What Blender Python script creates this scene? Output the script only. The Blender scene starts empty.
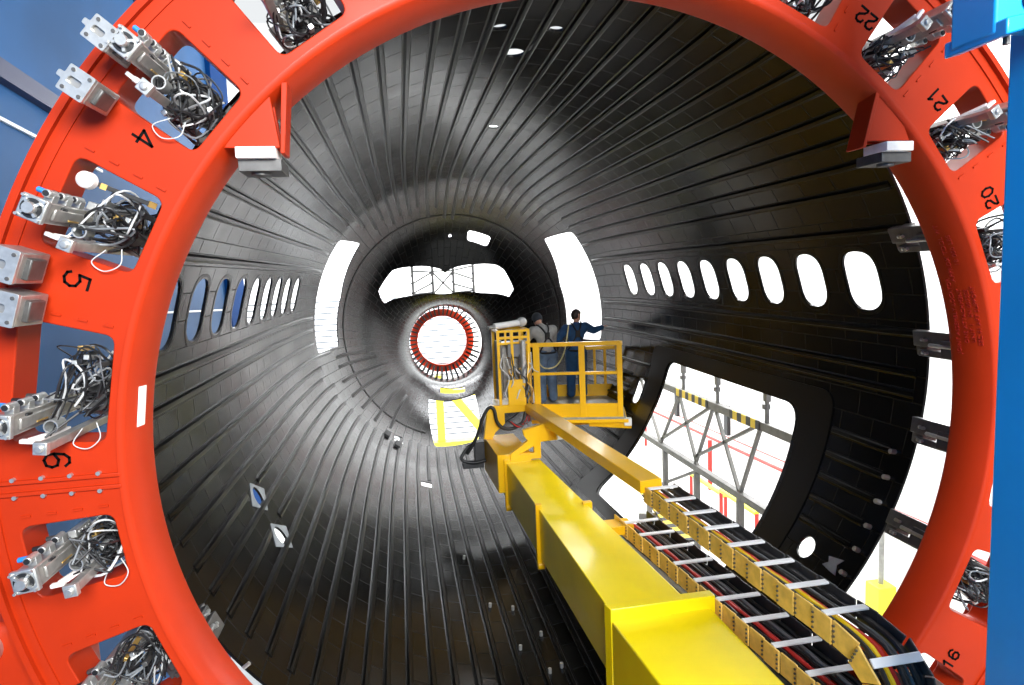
import bpy, bmesh, math, random
from mathutils import Vector, Matrix, geometry
random.seed(7)
SC = bpy.context.scene
COL = SC.collection
R = math.radians

# ------------------------------------------------------------------ materials
def mat(name, col, rough=.5, metal=0., spec=.5, coat=0., emit=None, es=0.):
    m = bpy.data.materials.new(name); m.use_nodes = True
    b = m.node_tree.nodes['Principled BSDF']
    b.inputs['Base Color'].default_value = (*col, 1)
    b.inputs['Roughness'].default_value = rough
    b.inputs['Metallic'].default_value = metal
    b.inputs['Specular IOR Level'].default_value = spec
    b.inputs['Coat Weight'].default_value = coat
    b.inputs['Coat Roughness'].default_value = .12
    if emit:
        b.inputs['Emission Color'].default_value = (*emit, 1)
        b.inputs['Emission Strength'].default_value = es
    return m

def noisy(m, scale=6., amt=.25, bump=0., coord='Object', bscale=None):
    """gentle procedural variation of the base colour and an optional bump"""
    nt = m.node_tree; b = nt.nodes['Principled BSDF']
    c = b.inputs['Base Color'].default_value[:3]
    tc = nt.nodes.new('ShaderNodeTexCoord'); n = nt.nodes.new('ShaderNodeTexNoise')
    n.inputs['Scale'].default_value = scale; n.inputs['Detail'].default_value = 4
    nt.links.new(tc.outputs[coord], n.inputs['Vector'])
    r = nt.nodes.new('ShaderNodeValToRGB')
    r.color_ramp.elements[0].position = .3; r.color_ramp.elements[1].position = .7
    r.color_ramp.elements[0].color = (*[x*(1-amt) for x in c], 1)
    r.color_ramp.elements[1].color = (*[min(1, x*(1+amt*.6)) for x in c], 1)
    nt.links.new(n.outputs['Fac'], r.inputs['Fac']); nt.links.new(r.outputs['Color'], b.inputs['Base Color'])
    if bump:
        n2 = nt.nodes.new('ShaderNodeTexNoise'); n2.inputs['Scale'].default_value = bscale or scale*4
        nt.links.new(tc.outputs[coord], n2.inputs['Vector'])
        bp = nt.nodes.new('ShaderNodeBump'); bp.inputs['Strength'].default_value = bump; bp.inputs['Distance'].default_value = .01
        nt.links.new(n2.outputs['Fac'], bp.inputs['Height']); nt.links.new(bp.outputs['Normal'], b.inputs['Normal'])
    return m

M = {}
M['red'] = noisy(mat('orange_red_paint', (.43, .026, .003), .45, spec=.2, coat=.06), 2.5, .10)
M['ink'] = mat('black_ink', (.006, .006, .006), .8, spec=.05)
M['red_text'] = mat('dark_red_paint', (.42, .012, .006), .5)
M['yellow'] = noisy(mat('yellow_paint', (.90, .50, .002), .34, coat=.3), 2., .10)
M['yellow_lit'] = noisy(mat('lit_yellow_paint', (.92, .72, .002), .34, coat=.3), 2., .08)  # the boom's yellow, with the stronger light on its near sections painted in
M['lemon'] = noisy(mat('lemon_yellow_paint', (.83, .78, .05), .45), 3., .1)
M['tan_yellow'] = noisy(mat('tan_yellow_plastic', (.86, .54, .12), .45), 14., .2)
M['blue'] = noisy(mat('blue_paint', (.003, .26, .66), .4, coat=.2), 1.5, .12)
M['blue_dark'] = mat('navy_paint', (.012, .018, .07), .5)
M['blue_panel'] = noisy(mat('steel_blue_panel', (.022, .088, .225), .6, spec=.12), .35, .35)
M['blue_deep'] = mat('deep_blue_paint', (.001, .035, .15), .8, spec=.06)
M['hall_grey'] = noisy(mat('grey_hall_cladding', (.10, .105, .115), .6), .6, .3)
M['white'] = noisy(mat('white_paint', (.83, .83, .82), .5), 2., .05)
M['white_line'] = mat('white_trim', (.9, .92, .95), .5)
M['bright'] = noisy(mat('brushed_aluminium', (.56, .56, .54), .36, .75), 30., .15)
M['steel'] = noisy(mat('machined_steel', (.42, .40, .37), .35, .65), 20., .22)
M['gun'] = noisy(mat('gunmetal', (.12, .115, .11), .42, .55), 14., .3)
M['galv'] = noisy(mat('galvanised_steel', (.36, .36, .33), .45, .4), 8., .25)
M['truss'] = noisy(mat('dull_grey_steel', (.13, .125, .115), .5, .3), 8., .25)
M['black'] = mat('black_rubber', (.012, .012, .013), .45)
M['dark'] = noisy(mat('dark_grey_plastic', (.05, .05, .052), .5), 10., .3)
M['cable_white'] = mat('white_cable', (.55, .55, .54), .4)
M['cable_grey'] = mat('grey_cable', (.16, .17, .18), .4)
M['cable_red'] = mat('red_cable', (.62, .035, .03), .42)
M['cable_yellow'] = mat('yellow_cable', (.85, .55, .0), .42)
M['cable_green'] = mat('green_cable', (.05, .22, .12), .42)
M['valve_blue'] = mat('blue_plastic', (.02, .22, .62), .4)
M['brass'] = mat('brass_fitting', (.72, .46, .14), .35, .8)
M['pipe_red'] = mat('red_pipe_paint', (.55, .04, .03), .45)
M['sticker'] = noisy(mat('white_sticker', (.86, .80, .76), .6), 20., .12)
M['tape'] = noisy(mat('grey_tape', (.34, .36, .38), .5), 10., .2)
M['skin'] = noisy(mat('skin', (.56, .30, .21), .55), 12., .12)
M['hair'] = noisy(mat('dark_hair', (.022, .012, .009), .6), 40., .4)
M['cap'] = noisy(mat('dark_knit_cap', (.02, .025, .035), .8), 30., .3)
M['navy_cloth'] = noisy(mat('blue_work_cloth', (.018, .075, .19), .85), 9., .3, .5, bscale=14.)
M['grey_cloth'] = noisy(mat('grey_shirt_cloth', (.34, .34, .33), .85), 9., .2, .5, bscale=14.)
M['jean_cloth'] = noisy(mat('pale_denim_cloth', (.11, .17, .27), .85), 12., .25, .5, bscale=16.)
M['strap'] = mat('black_webbing', (.012, .012, .014), .7)
M['rope'] = noisy(mat('yellow_rope', (.62, .56, .28), .7), 60., .3)
M['floor'] = noisy(mat('sealed_concrete', (.60, .60, .58), .35), 1.2, .2)

def carbon():
    m = mat('carbon_fibre_skin', (.018, .018, .019), .3, spec=.16)
    nt = m.node_tree; b = nt.nodes['Principled BSDF']; L = nt.links.new
    uv = nt.nodes.new('ShaderNodeUVMap'); uv.uv_map = 'UVMap'
    sp = nt.nodes.new('ShaderNodeSeparateXYZ'); L(uv.outputs['UV'], sp.inputs[0])
    cb = nt.nodes.new('ShaderNodeCombineXYZ'); L(sp.outputs['Y'], cb.inputs['X']); L(sp.outputs['X'], cb.inputs['Y'])
    br = nt.nodes.new('ShaderNodeTexBrick')
    br.inputs['Scale'].default_value = 1; br.inputs['Brick Width'].default_value = .41
    br.inputs['Row Height'].default_value = .2229; br.inputs['Mortar Size'].default_value = .006
    br.inputs['Mortar Smooth'].default_value = .2; br.inputs['Bias'].default_value = 0.
    br.inputs['Color1'].default_value = (.0022, .0022, .0023, 1); br.inputs['Color2'].default_value = (.0052, .0052, .0053, 1)
    br.inputs['Mortar'].default_value = (.002, .002, .002, 1)
    L(cb.outputs[0], br.inputs['Vector'])
    L(br.outputs['Color'], b.inputs['Base Color'])
    n = nt.nodes.new('ShaderNodeTexNoise'); n.inputs['Scale'].default_value = 3.; n.inputs['Detail'].default_value = 5
    L(cb.outputs[0], n.inputs['Vector'])
    mr = nt.nodes.new('ShaderNodeMapRange'); mr.inputs['To Min'].default_value = .15; mr.inputs['To Max'].default_value = .27
    L(n.outputs['Fac'], mr.inputs['Value'])
    ad = nt.nodes.new('ShaderNodeMath'); ad.operation = 'ADD'
    ml = nt.nodes.new('ShaderNodeMath'); ml.operation = 'MULTIPLY'; ml.inputs[1].default_value = .2
    L(br.outputs['Fac'], ml.inputs[0]); L(mr.outputs[0], ad.inputs[0]); L(ml.outputs[0], ad.inputs[1])
    L(ad.outputs[0], b.inputs['Roughness'])
    bp = nt.nodes.new('ShaderNodeBump'); bp.invert = True; bp.inputs['Strength'].default_value = .16; bp.inputs['Distance'].default_value = .004
    L(br.outputs['Fac'], bp.inputs['Height']); L(bp.outputs['Normal'], b.inputs['Normal'])
    return m
M['carbon'] = carbon()
M['stringer'] = noisy(mat('carbon_fibre_stringer', (.0022, .0022, .0023), .28, spec=.18), 5., .3)
M['doubler'] = noisy(mat('carbon_fibre_doubler', (.003, .003, .0031), .30, spec=.15), 3., .3)

def siding(name, axis, pitch, col, groove):
    m = mat(name, col, .55)
    nt = m.node_tree; b = nt.nodes['Principled BSDF']; L = nt.links.new
    tc = nt.nodes.new('ShaderNodeTexCoord'); sp = nt.nodes.new('ShaderNodeSeparateXYZ'); L(tc.outputs['Object'], sp.inputs[0])
    d = nt.nodes.new('ShaderNodeMath'); d.operation = 'DIVIDE'; d.inputs[1].default_value = pitch; L(sp.outputs[axis], d.inputs[0])
    f = nt.nodes.new('ShaderNodeMath'); f.operation = 'FRACT'; L(d.outputs[0], f.inputs[0])
    g = nt.nodes.new('ShaderNodeMath'); g.operation = 'LESS_THAN'; g.inputs[1].default_value = .22; L(f.outputs[0], g.inputs[0])
    mx = nt.nodes.new('ShaderNodeMix'); mx.data_type = 'RGBA'; L(g.outputs[0], mx.inputs['Factor'])
    mx.inputs['A'].default_value = (*col, 1); mx.inputs['B'].default_value = (*groove, 1)
    L(mx.outputs['Result'], b.inputs['Base Color'])
    return m
def hazard(name, axis, pitch, a, c):
    m = siding(name, axis, pitch, a, c)
    for n in m.node_tree.nodes:
        if n.type == 'MATH' and n.operation == 'LESS_THAN': n.inputs[1].default_value = .5
    return m
M['siding'] = siding('white_ribbed_siding', 'Z', .26, (.82, .83, .84), (.05, .06, .07))
M['hazard'] = hazard('black_yellow_hazard_stripe', 'Y', .26, (.80, .58, .03), (.02, .02, .02))

# ------------------------------------------------------------------ mesh builder
def catmull(pts, n=6):
    P = [Vector(p) for p in pts]
    if len(P) < 3: return P
    Q = [P[0]*2-P[1]] + P + [P[-1]*2-P[-2]]
    out = []
    for i in range(1, len(Q)-2):
        a, b, c, d = Q[i-1:i+3]
        for k in range(n):
            t = k/n
            out.append(.5*((2*b)+(c-a)*t+(2*a-5*b+4*c-d)*t*t+(3*b-a-3*c+d)*t**3))
    out.append(P[-1])
    return out

class MB:
    def __init__(s, xf=None): s.v = []; s.f = []; s.xf = xf
    def add(s, vs, fs):
        o = len(s.v)
        s.v += [Vector(v) for v in vs]; s.f += [tuple(i+o for i in f) for f in fs]
        return s
    def box(s, c, d, rot=None):
        x, y, z = d[0]/2, d[1]/2, d[2]/2
        vs = [Vector((a*x, b*y, e*z)) for e in (-1, 1) for b in (-1, 1) for a in (-1, 1)]
        if rot: vs = [rot @ v for v in vs]
        c = Vector(c)
        return s.add([v+c for v in vs], [(0,2,3,1),(4,5,7,6),(0,1,5,4),(2,6,7,3),(0,4,6,2),(1,3,7,5)])
    def bb(s, x0, x1, y0, y1, z0, z1): return s.box(((x0+x1)/2, (y0+y1)/2, (z0+z1)/2), (x1-x0, y1-y0, z1-z0))
    def bar(s, a, b, w, h, up=(0,0,1)):
        a, b = Vector(a), Vector(b); d = (b-a).normalized(); up = Vector(up)
        if abs(d.dot(up)) > .98: up = Vector((0,1,0)) if abs(d.y) < .9 else Vector((1,0,0))
        r = d.cross(up).normalized(); u = r.cross(d)
        vs = [p+r*i*w/2+u*j*h/2 for p in (a, b) for i, j in ((-1,-1),(1,-1),(1,1),(-1,1))]
        return s.add(vs, [(3,2,1,0),(4,5,6,7),(0,1,5,4),(1,2,6,5),(2,3,7,6),(3,0,4,7)])
    def tube(s, pts, r, n=8, smooth=0, taper=None):
        P = catmull(pts, smooth) if smooth else [Vector(p) for p in pts]
        N = len(P); vs = []; up = None
        for i, p in enumerate(P):
            d = (P[min(i+1, N-1)]-P[max(i-1, 0)]).normalized()
            if up is None: up = d.orthogonal().normalized()
            up = (up-d*up.dot(d))
            up = up.normalized() if up.length > 1e-5 else d.orthogonal().normalized()
            w = d.cross(up)
            rr = r if taper is None else r*(taper[0]+(taper[1]-taper[0])*i/max(1, N-1))
            vs += [p+(up*math.cos(2*math.pi*k/n)+w*math.sin(2*math.pi*k/n))*rr for k in range(n)]
        fs = [(i*n+k, i*n+(k+1)%n, (i+1)*n+(k+1)%n, (i+1)*n+k) for i in range(N-1) for k in range(n)]
        fs += [tuple(range(n-1, -1, -1)), tuple((N-1)*n+k for k in range(n))]
        return s.add(vs, fs)
    def cyl(s, a, b, r, n=16): return s.tube([a, b], r, n)
    def lathe(s, prof, c=(0,0,0), axis='z', n=32, a0=0., a1=360., closed=False):
        full = abs(a1-a0) >= 359.9; k = n if full else n+1; vs = []
        for i in range(k):
            a = R(a0+(a1-a0)*i/n); ca, sa = math.cos(a), math.sin(a)
            for (r, h) in prof:
                v = {'z': (r*ca, r*sa, h), 'y': (r*ca, h, r*sa), 'x': (h, r*ca, r*sa)}[axis]
                vs.append(Vector(v)+Vector(c))
        m = len(prof); fs = []; rng = m if closed else m-1
        for i in range(k if full else n):
            j = (i+1) % k
            for q in range(rng):
                q2 = (q+1) % m
                fs.append((i*m+q, j*m+q, j*m+q2, i*m+q2))
        if not full and closed: fs += [tuple(range(m)), tuple((k-1)*m+q for q in range(m-1, -1, -1))]
        if full and not closed:
            for q in (0, m-1):
                if prof[q][0] > 1e-6: fs.append(tuple(i*m+q for i in range(k)))
        return s.add(vs, fs)
    def prism(s, pts, h0, h1, plane='xz'):
        def w(p, h): return {'xz': (p[0], h, p[1]), 'xy': (p[0], p[1], h), 'yz': (h, p[0], p[1])}[plane]
        n = len(pts)
        return s.add([w(p, h0) for p in pts]+[w(p, h1) for p in pts],
                     [tuple(range(n)), tuple(range(2*n-1, n-1, -1))]+[(i, (i+1)%n, n+(i+1)%n, n+i) for i in range(n)])
    def ball(s, c, r, n=10, sc=(1,1,1)):
        prof = [(max(0.0, r*math.sin(math.pi*i/n)), -r*math.cos(math.pi*i/n)) for i in range(n+1)]
        k = len(s.v); s.lathe([(p[0], p[1]) for p in prof], n=n*2)
        for i in range(k, len(s.v)):
            v = s.v[i]; s.v[i] = Vector((v.x*sc[0], v.y*sc[1], v.z*sc[2]))+Vector(c)
        return s
    def build(s, name, m, parent=None, bevel=0., smooth=40., world=False, seg=2, label=None):
        me = bpy.data.meshes.new(name)
        V = [s.xf @ v for v in s.v] if s.xf else s.v
        me.from_pydata([tuple(v) for v in V], [], s.f); me.validate()
        bm = bmesh.new(); bm.from_mesh(me)
        bmesh.ops.remove_doubles(bm, verts=bm.verts, dist=1e-5)
        bmesh.ops.recalc_face_normals(bm, faces=bm.faces)
        bm.to_mesh(me); bm.free()
        return link(name, me, m, parent, bevel, smooth, seg, label)

def link(name, me, m, parent=None, bevel=0., smooth=40., seg=2, label=None):
    if smooth:
        for p in me.polygons: p.use_smooth = True
        me.set_sharp_from_angle(angle=R(smooth))
    for q in (m if isinstance(m, (list, tuple)) else [m]): me.materials.append(q if not isinstance(q, str) else M[q])
    o = bpy.data.objects.new(name, me); COL.objects.link(o)
    if parent:
        o.parent = parent; o.matrix_parent_inverse = Matrix.Identity(4)
        if parent.get('_world'):       # parts given in scene coordinates
            o.matrix_parent_inverse = parent_inv[parent.name]
    if bevel:
        b = o.modifiers.new('bevel', 'BEVEL'); b.width = bevel; b.segments = seg; b.limit_method = 'ANGLE'; b.angle_limit = R(35)
        b.harden_normals = False
    if label: o['label'] = label
    return o
parent_inv = {}
def tag(o, label=None, cat=None, group=None, kind=None):
    for k, v in (('label', label), ('category', cat), ('group', group), ('kind', kind)):
        if v: o[k] = v
    return o
def thing(name, label, cat, loc=(0,0,0), group=None, mtx=None, local=False):
    """an Empty at the base of a thing; its parts come in scene coordinates unless local"""
    o = bpy.data.objects.new(name, None); o.empty_display_size = .1; COL.objects.link(o)
    mw = mtx if mtx is not None else Matrix.Translation(loc)
    o.matrix_world = mw
    if not local:
        o['_world'] = 1; parent_inv[o.name] = mw.inverted()
    return tag(o, label, cat, group)
def copy_tree(o, parent=None):
    c = o.copy(); COL.objects.link(c)
    if parent is not None:
        c.parent = parent; c.matrix_parent_inverse = o.matrix_parent_inverse.copy()
    for ch in list(o.children): copy_tree(ch, c)
    return c
def structure(o, label=None): return tag(o, label, None, None, 'structure')

# ------------------------------------------------------------------ the barrel's shape
TAB = [(4.4,2.92,0,2.92,-2.92),(9.3,2.92,0,2.92,-2.92),(11,2.87,0,2.89,-2.92),(12.3,2.79,-.02,2.81,-2.89),(13,2.69,-.05,2.68,-2.83),
       (14,2.47,-.10,2.38,-2.70),(15,2.14,-.25,1.93,-2.44),(15.7,1.82,-.35,1.32,-2.24),(16.2,1.58,-.46,.74,-2.09),(17,1.15,-.72,.24,-1.85),(17.5,.98,-.84,.15,-1.84)]
def pchip(xs, ys, x):
    n = len(xs); h = [xs[i+1]-xs[i] for i in range(n-1)]; d = [(ys[i+1]-ys[i])/h[i] for i in range(n-1)]
    m = [d[0]]+[0 if d[i-1]*d[i] <= 0 else 2*d[i-1]*d[i]/(d[i-1]+d[i]) for i in range(1, n-1)]+[d[-1]]
    i = 0
    while i < n-2 and x > xs[i+1]: i += 1
    t = (x-xs[i])/h[i]
    return (2*t**3-3*t*t+1)*ys[i]+(t**3-2*t*t+t)*h[i]*m[i]+(-2*t**3+3*t*t)*ys[i+1]+(t**3-t*t)*h[i]*m[i+1]
XS = [r[0] for r in TAB]; COLS = [[r[k] for r in TAB] for k in range(5)]
def sec(Y): return [pchip(XS, COLS[k], Y) for k in (1, 2, 3, 4)]
def hull(th, Y, off=0.):
    """point of the inner skin at angle th (degrees, from +X towards +Z) and station Y; off > 0 lies inside the barrel"""
    w, zm, zt, zb = sec(Y); c, s = math.cos(R(th)), math.sin(R(th)); h = (zt-zm) if s > 0 else (zm-zb)
    p = Vector((w*c, Y, zm+h*s))
    if off:
        e = .02; a = hull(th+e*20, Y)-hull(th-e*20, Y); y0, y1 = max(4.0, Y-e), min(17.5, Y+e)
        b = hull(th, y1)-hull(th, y0)
        n = a.cross(b).normalized()
        if n.dot(Vector((-c, 0, -s))) < 0: n = -n
        p = p+n*off
    return p
K = .051                                      # metres of skin per degree
def round_poly(pts, r, n=6):
    out = []; N = len(pts)
    for i in range(N):
        a, b, c = Vector(pts[i-1]), Vector(pts[i]), Vector(pts[(i+1)%N])
        u, v = (a-b), (c-b); lu, lv = u.length, v.length; u.normalize(); v.normalize()
        t = min(r/math.tan(max(.05, u.angle(v)/2)) if u.angle(v) < 3.1 else 0, lu*.49, lv*.49)
        p, q = b+u*t, b+v*t
        for k in range(n+1):
            s = k/n; out.append(p*(1-s)**2+b*2*s*(1-s)+q*s*s)
    return [(p.x, p.y) for p in out]
def inpoly(x, y, P):
    c = False; j = len(P)-1
    for i in range(len(P)):
        if (P[i][1] > y) != (P[j][1] > y) and x < (P[j][0]-P[i][0])*(y-P[i][1])/(P[j][1]-P[i][1])+P[i][0]: c = not c
        j = i
    return c
def dens(P, step):
    out = []
    for i in range(len(P)):
        a, b = Vector(P[i]), Vector(P[(i+1)%len(P)]); n = max(1, int((b-a).length/step))
        out += [tuple(a+(b-a)*k/n) for k in range(n)]
    return out
def cut_sheet(points, outer, holes):
    """constrained triangulation of points + loops, with the holes taken out"""
    vs = []; es = []
    for lp in [outer]+holes:
        o = len(vs); n = len(lp); vs += [Vector(p) for p in lp]; es += [(o+i, o+(i+1)%n) for i in range(n)]
    vs += [Vector(p) for p in points]
    v, e, f, *_ = geometry.delaunay_2d_cdt(vs, es, [], 1, 1e-6)
    keep = []
    for t in f:
        cx = sum(v[i].x for i in t)/len(t); cy = sum(v[i].y for i in t)/len(t)
        if inpoly(cx, cy, outer) and not any(inpoly(cx, cy, h) for h in holes): keep.append(tuple(t))
    return v, keep

W_Y = [10.62-.701*k for k in range(9)]        # window stations
def window_poly(th0, Y, hw=.20, hh=.265):
    return round_poly([(th0*K-hh, Y-hw), (th0*K+hh, Y-hw), (th0*K+hh, Y+hw), (th0*K-hh, Y+hw)], .30, 9)
def deg(P): return [(a*K, y) for a, y in P]
def disc(th, Y, r, n=14, sy=1.): return [(th*K+r*math.cos(2*math.pi*i/n), Y+r*sy*math.sin(2*math.pi*i/n)) for i in range(n)]
holes = []
for Y in W_Y:
    holes.append(window_poly(15.4, Y)); holes.append(window_poly(164.6, Y))
holes.append(round_poly(deg([(37.5,12.25),(-8.5,12.35),(-9.5,13.95),(18,13.98),(41.5,13.55)]), .12))
holes.append(round_poly(deg([(142.5,12.42),(188.3-.8,12.55),(187,13.9),(163,13.98),(137,13.62)]), .12))
holes.append(round_poly(deg([(77.8,14.82),(63.5,14.8),(63.5,15.17),(77,15.17)]), .10))
holes.append(disc(88.1, 15.08, .05))
holes.append(round_poly(deg([(151,15.7),(148,15.46),(131,15.40),(117,15.62),(104.5,15.76),(94.5,15.86),(91,15.94),(87,15.87),(68,15.69),(52,15.45),(46,15.43),(31,15.6),(29.5,15.86),(56,16.27),(91,16.55),(121,16.29),(150.5,15.87)]), .04, 3))
holes.append(round_poly(deg([(-9.6,9.28),(-10.4,6.0),(-37.5,5.9),(-54,5.9),(-56,9.25),(-40,9.33),(-26,9.36)]), .24))
holes.append(round_poly(deg([(-17.5,10.0),(-26,10.0),(-26,10.26),(-17.5,10.26)]), .12))
for th, Y, r in ((86,8.73,.085),(90.6,5.88,.11),(94.7,5.26,.06),(85.6,5.28,.06)): holes.append(disc(th, Y, r))
holes.append(disc(203.6, 6.63, .11)); holes.append(disc(212.3, 6.53, .11))
holes.append(round_poly(deg([(237.2,13.20),(241.5,13.25),(240,13.6),(236,13.5)]), .05)); holes.append(round_poly(deg([(250,11.3),(254,11.3),(254,11.56),(250,11.56)]), .04))
holes.append(disc(-34.6, 5.16, .105))
holes.append(round_poly(deg([(249.5,15.95),(290.0,16.05),(278.5,13.92),(256.4,13.66)]), .06))
holes.append(round_poly(deg([(258.6,16.62),(285,16.52),(283,16.30),(259.5,16.36)]), .03))
A0 = -68.                                     # seam of the unrolled skin, under the boom
def wrap(P):
    m = sum(p[0] for p in P)/len(P); s = 0
    while m+s < A0*K: s += 360*K
    while m+s > (A0+360)*K: s -= 360*K
    return [(p[0]+s, p[1]) for p in P]
holes = [dens(wrap(h), .09) for h in holes]
NA, NY = 180, 88
ys = [4.4+13.1*i/NY for i in range(NY+1)]
outer = [((A0+360*i/NA)*K, 4.4) for i in range(NA)]+[((A0+360)*K, y) for y in ys[:-1]]+[((A0+360-360*i/NA)*K, 17.5) for i in range(NA)]+[(A0*K, y) for y in ys[:0:-1]]
grid = []
bbs = [(min(p[0] for p in h)-.06, max(p[0] for p in h)+.06, min(p[1] for p in h)-.06, max(p[1] for p in h)+.06, h) for h in holes]
for i in range(1, NA):
    for y in ys[1:-1]:
        x = (A0+360*i/NA)*K; ok = True
        for a, b, c, d, h in bbs:
            if a < x < b and c < y < d:
                if inpoly(x, y, h) or min((x-p[0])**2+(y-p[1])**2 for p in h) < .03**2: ok = False; break
        if ok: grid.append((x, y))
v2, tri = cut_sheet(grid, outer, holes)
def skin_mesh():
    bm = bmesh.new(); uvl = bm.loops.layers.uv.new('UVMap')
    def at(p, off):
        q = hull(p.x/K, min(17.5, max(4.4, p.y)), off)
        if p.y < 5.: q.y -= .22*math.sin(R(p.x/K))*(5.-p.y)/.6      # the trimmed edge leans
        return q
    inn = [bm.verts.new(at(p, 0.)) for p in v2]; out = [bm.verts.new(at(p, -.022)) for p in v2]
    edges = {}
    for t in tri:
        for a, b in zip(t, t[1:]+t[:1]): edges.setdefault((min(a, b), max(a, b)), []).append((a, b))
    def face(vs, idx):
        try: f = bm.faces.new(vs)
        except ValueError: return
        for l, i in zip(f.loops, idx): l[uvl].uv = (v2[i].x, v2[i].y)
    for t in tri:
        face([inn[i] for i in t], t); face([out[i] for i in reversed(t)], t[::-1])
    for es in edges.values():
        if len(es) == 1:
            a, b = es[0]
            if abs(v2[a].x-v2[b].x) < 1e-5 and (abs(v2[a].x-A0*K) < 1e-4 or abs(v2[a].x-(A0+360)*K) < 1e-4): continue
            face([inn[b], inn[a], out[a], out[b]], (b, a, a, b))
    bmesh.ops.remove_doubles(bm, verts=bm.verts, dist=1e-4)
    bmesh.ops.recalc_face_normals(bm, faces=bm.faces)
    me = bpy.data.meshes.new('skin'); bm.to_mesh(me); bm.free()
    return me
barrel = thing('fuselage_barrel', 'black carbon fibre aircraft nose barrel seen from inside, full of stringers and window holes', 'aircraft fuselage', (0, 4.4, -2.92))
link('skin', skin_mesh(), 'carbon', barrel, smooth=38)

def hit_hole(th, Y, pad=.05):
    x = th*K
    for a, b, c, d, h in bbs:
        for s in (-360*K, 0, 360*K):
            if a-pad < x+s < b+pad and c-pad < Y < d+pad: return True
    return False
def stringer(th, y0, y1, w=.050, t=.027, h=.033):
    if y0 < 4.8: y0 -= .22*math.sin(R(th))
    n = max(2, int((y1-y0)/.35)); m = MB(); vs = []
    for i in range(n+1):
        y = y0+(y1-y0)*i/n; p = hull(th, y); e = .6
        tg = (hull(th+e, y)-hull(th-e, y)).normalized(); nn = (hull(th, y, .1)-p).normalized()
        hh = h if 0 < i < n else h*.25
        for a, b in ((-w/2-.014, -.002), (-w/2-.014, .003), (-w/2, .005), (-t/2, hh), (t/2, hh), (w/2, .005), (w/2+.014, .003), (w/2+.014, -.002)): vs.append(p+tg*a+nn*b)
    k = 8
    fs = [(i*k+q, i*k+(q+1)%k, (i+1)*k+(q+1)%k, (i+1)*k+q) for i in range(n) for q in range(k)]
    fs += [tuple(range(k)), tuple(n*k+q for q in range(k-1, -1, -1))]
    m.add(vs, fs); m.build('stringer', 'stringer', barrel, smooth=25)
rs = random.Random(3)
for k in range(14):                            # crown, both sides of the centre line
    for s in (1, -1):
        th = 90+s*(2.2+4.37*k)
        ye = (14.45, 13.9, 14.2, 13.75, 14.0, 13.6, 13.85, 13.4, 13.6, 13.1, 12.2, 12.2, 12.2, 12.2)[k]+rs.uniform(-.12, .12)*(k < 10)
        stringer(th, 4.45+(.05 if s > 0 else 0), ye)
stringer(24.0, 4.5, 12.15); stringer(156.0, 4.5, 12.3)
for th in (6.9, .4, -3.0): stringer(th, 4.5, 12.15)
for th in (173.6, 178.2, 183.4): stringer(th, 4.55, 12.35)
for th, ye in ((188.4, 13.3), (192.8, 12.5), (197.0, 12.3), (201.3, 12.9), (205.6, 12.7), (209.9, 12.9), (214.2, 13.0), (218.5, 13.1), (222.9, 13.2), (227.2, 13.2), (231.6, 13.25), (236, 13.1)):
    if th in (201.3, 209.9): stringer(th, 4.7, 6.4); stringer(th, 6.85, ye)
    elif th == 205.6 or th == 214.2: stringer(th, 4.7, ye)
    else: stringer(th, 4.7, ye)
for th, y0, y1 in ((191.5,13.6,15.2),(196,13.55,15.6),(202.5,13.4,16.0),(210,13.45,15.7),(217,13.5,16.2),(225,13.5,15.9),(233,13.7,15.6)): stringer(th, y0, y1, .05, .024, .026)
for k in range(13):                            # belly
    th = 239.9+4.37*k
    ye = (13.5, 13.6, 13.6, 13.6, 13.55, 13.6, 13.7, 13.75, 13.8, 13.8, 13.85, 13.6, 13.2)[k]
    if abs(th-252) < 2.3: stringer(th, 4.6, 11.22); stringer(th, 11.65, ye)
    else: stringer(th, 4.6, ye)
for th in (-12.9, -17.3, -21.6, -25.9, -30.3): stringer(th, 4.62, 5.42)
for th in (-12.9, -17.3, -21.6, -25.9, -30.3, -34.6, -38.9, -43.2, -47.5, -51.8): stringer(th, 10.55 if -27 < th < -17 else 9.95, 12.1 if th > -15 else 13.2)
for th in (-56.1, -60.4): stringer(th, 9.95, 13.2)
for th in (-60.4,): stringer(th, 4.7, 5.35)

def patch(name, P, m, off, thick=.012, holes_=(), label=None, parent=barrel, step=.12):
    """a thin sheet lying on the skin; P in (degrees*K, Y)"""
    lp = dens(P, step); x0, x1 = min(p[0] for p in lp), max(p[0] for p in lp); y0, y1 = min(p[1] for p in lp), max(p[1] for p in lp)
    g = []; nx, ny = int((x1-x0)/.12)+1, int((y1-y0)/.15)+1
    hs = [dens(h, step) for h in holes_]
    for i in range(nx+1):
        for j in range(ny+1):
            p = (x0+(x1-x0)*i/nx, y0+(y1-y0)*j/ny)
            if inpoly(*p, lp) and not any(inpoly(*p, h) for h in hs): g.append(p)
    v, t = cut_sheet(g, lp, hs); m_ = MB(); n = len(v)
    m_.v = [hull(p.x/K, p.y, off+thick) for p in v]+[hull(p.x/K, p.y, off-.004) for p in v]
    ed = {}
    for f in t:
        m_.f += [f, tuple(i+n for i in f[::-1])]
        for a, b in zip(f, f[1:]+f[:1]): ed.setdefault((min(a, b), max(a, b)), []).append((a, b))
    for e in ed.values():
        if len(e) == 1: a, b = e[0]; m_.f.append((b, a, a+n, b+n))
    return m_.build(name, m, parent, smooth=35, label=label)
for side in (15.4, 164.6):
    for Y in W_Y:
        h = window_poly(side, Y, .215, .28)
        c = (side*K, Y); P = [(c[0]+(p[0]-c[0])*1.10, c[1]+(p[1]-c[1])*1.16) for p in h]
        patch('window_surround', P, 'stringer', 0, .003, [h])
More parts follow.
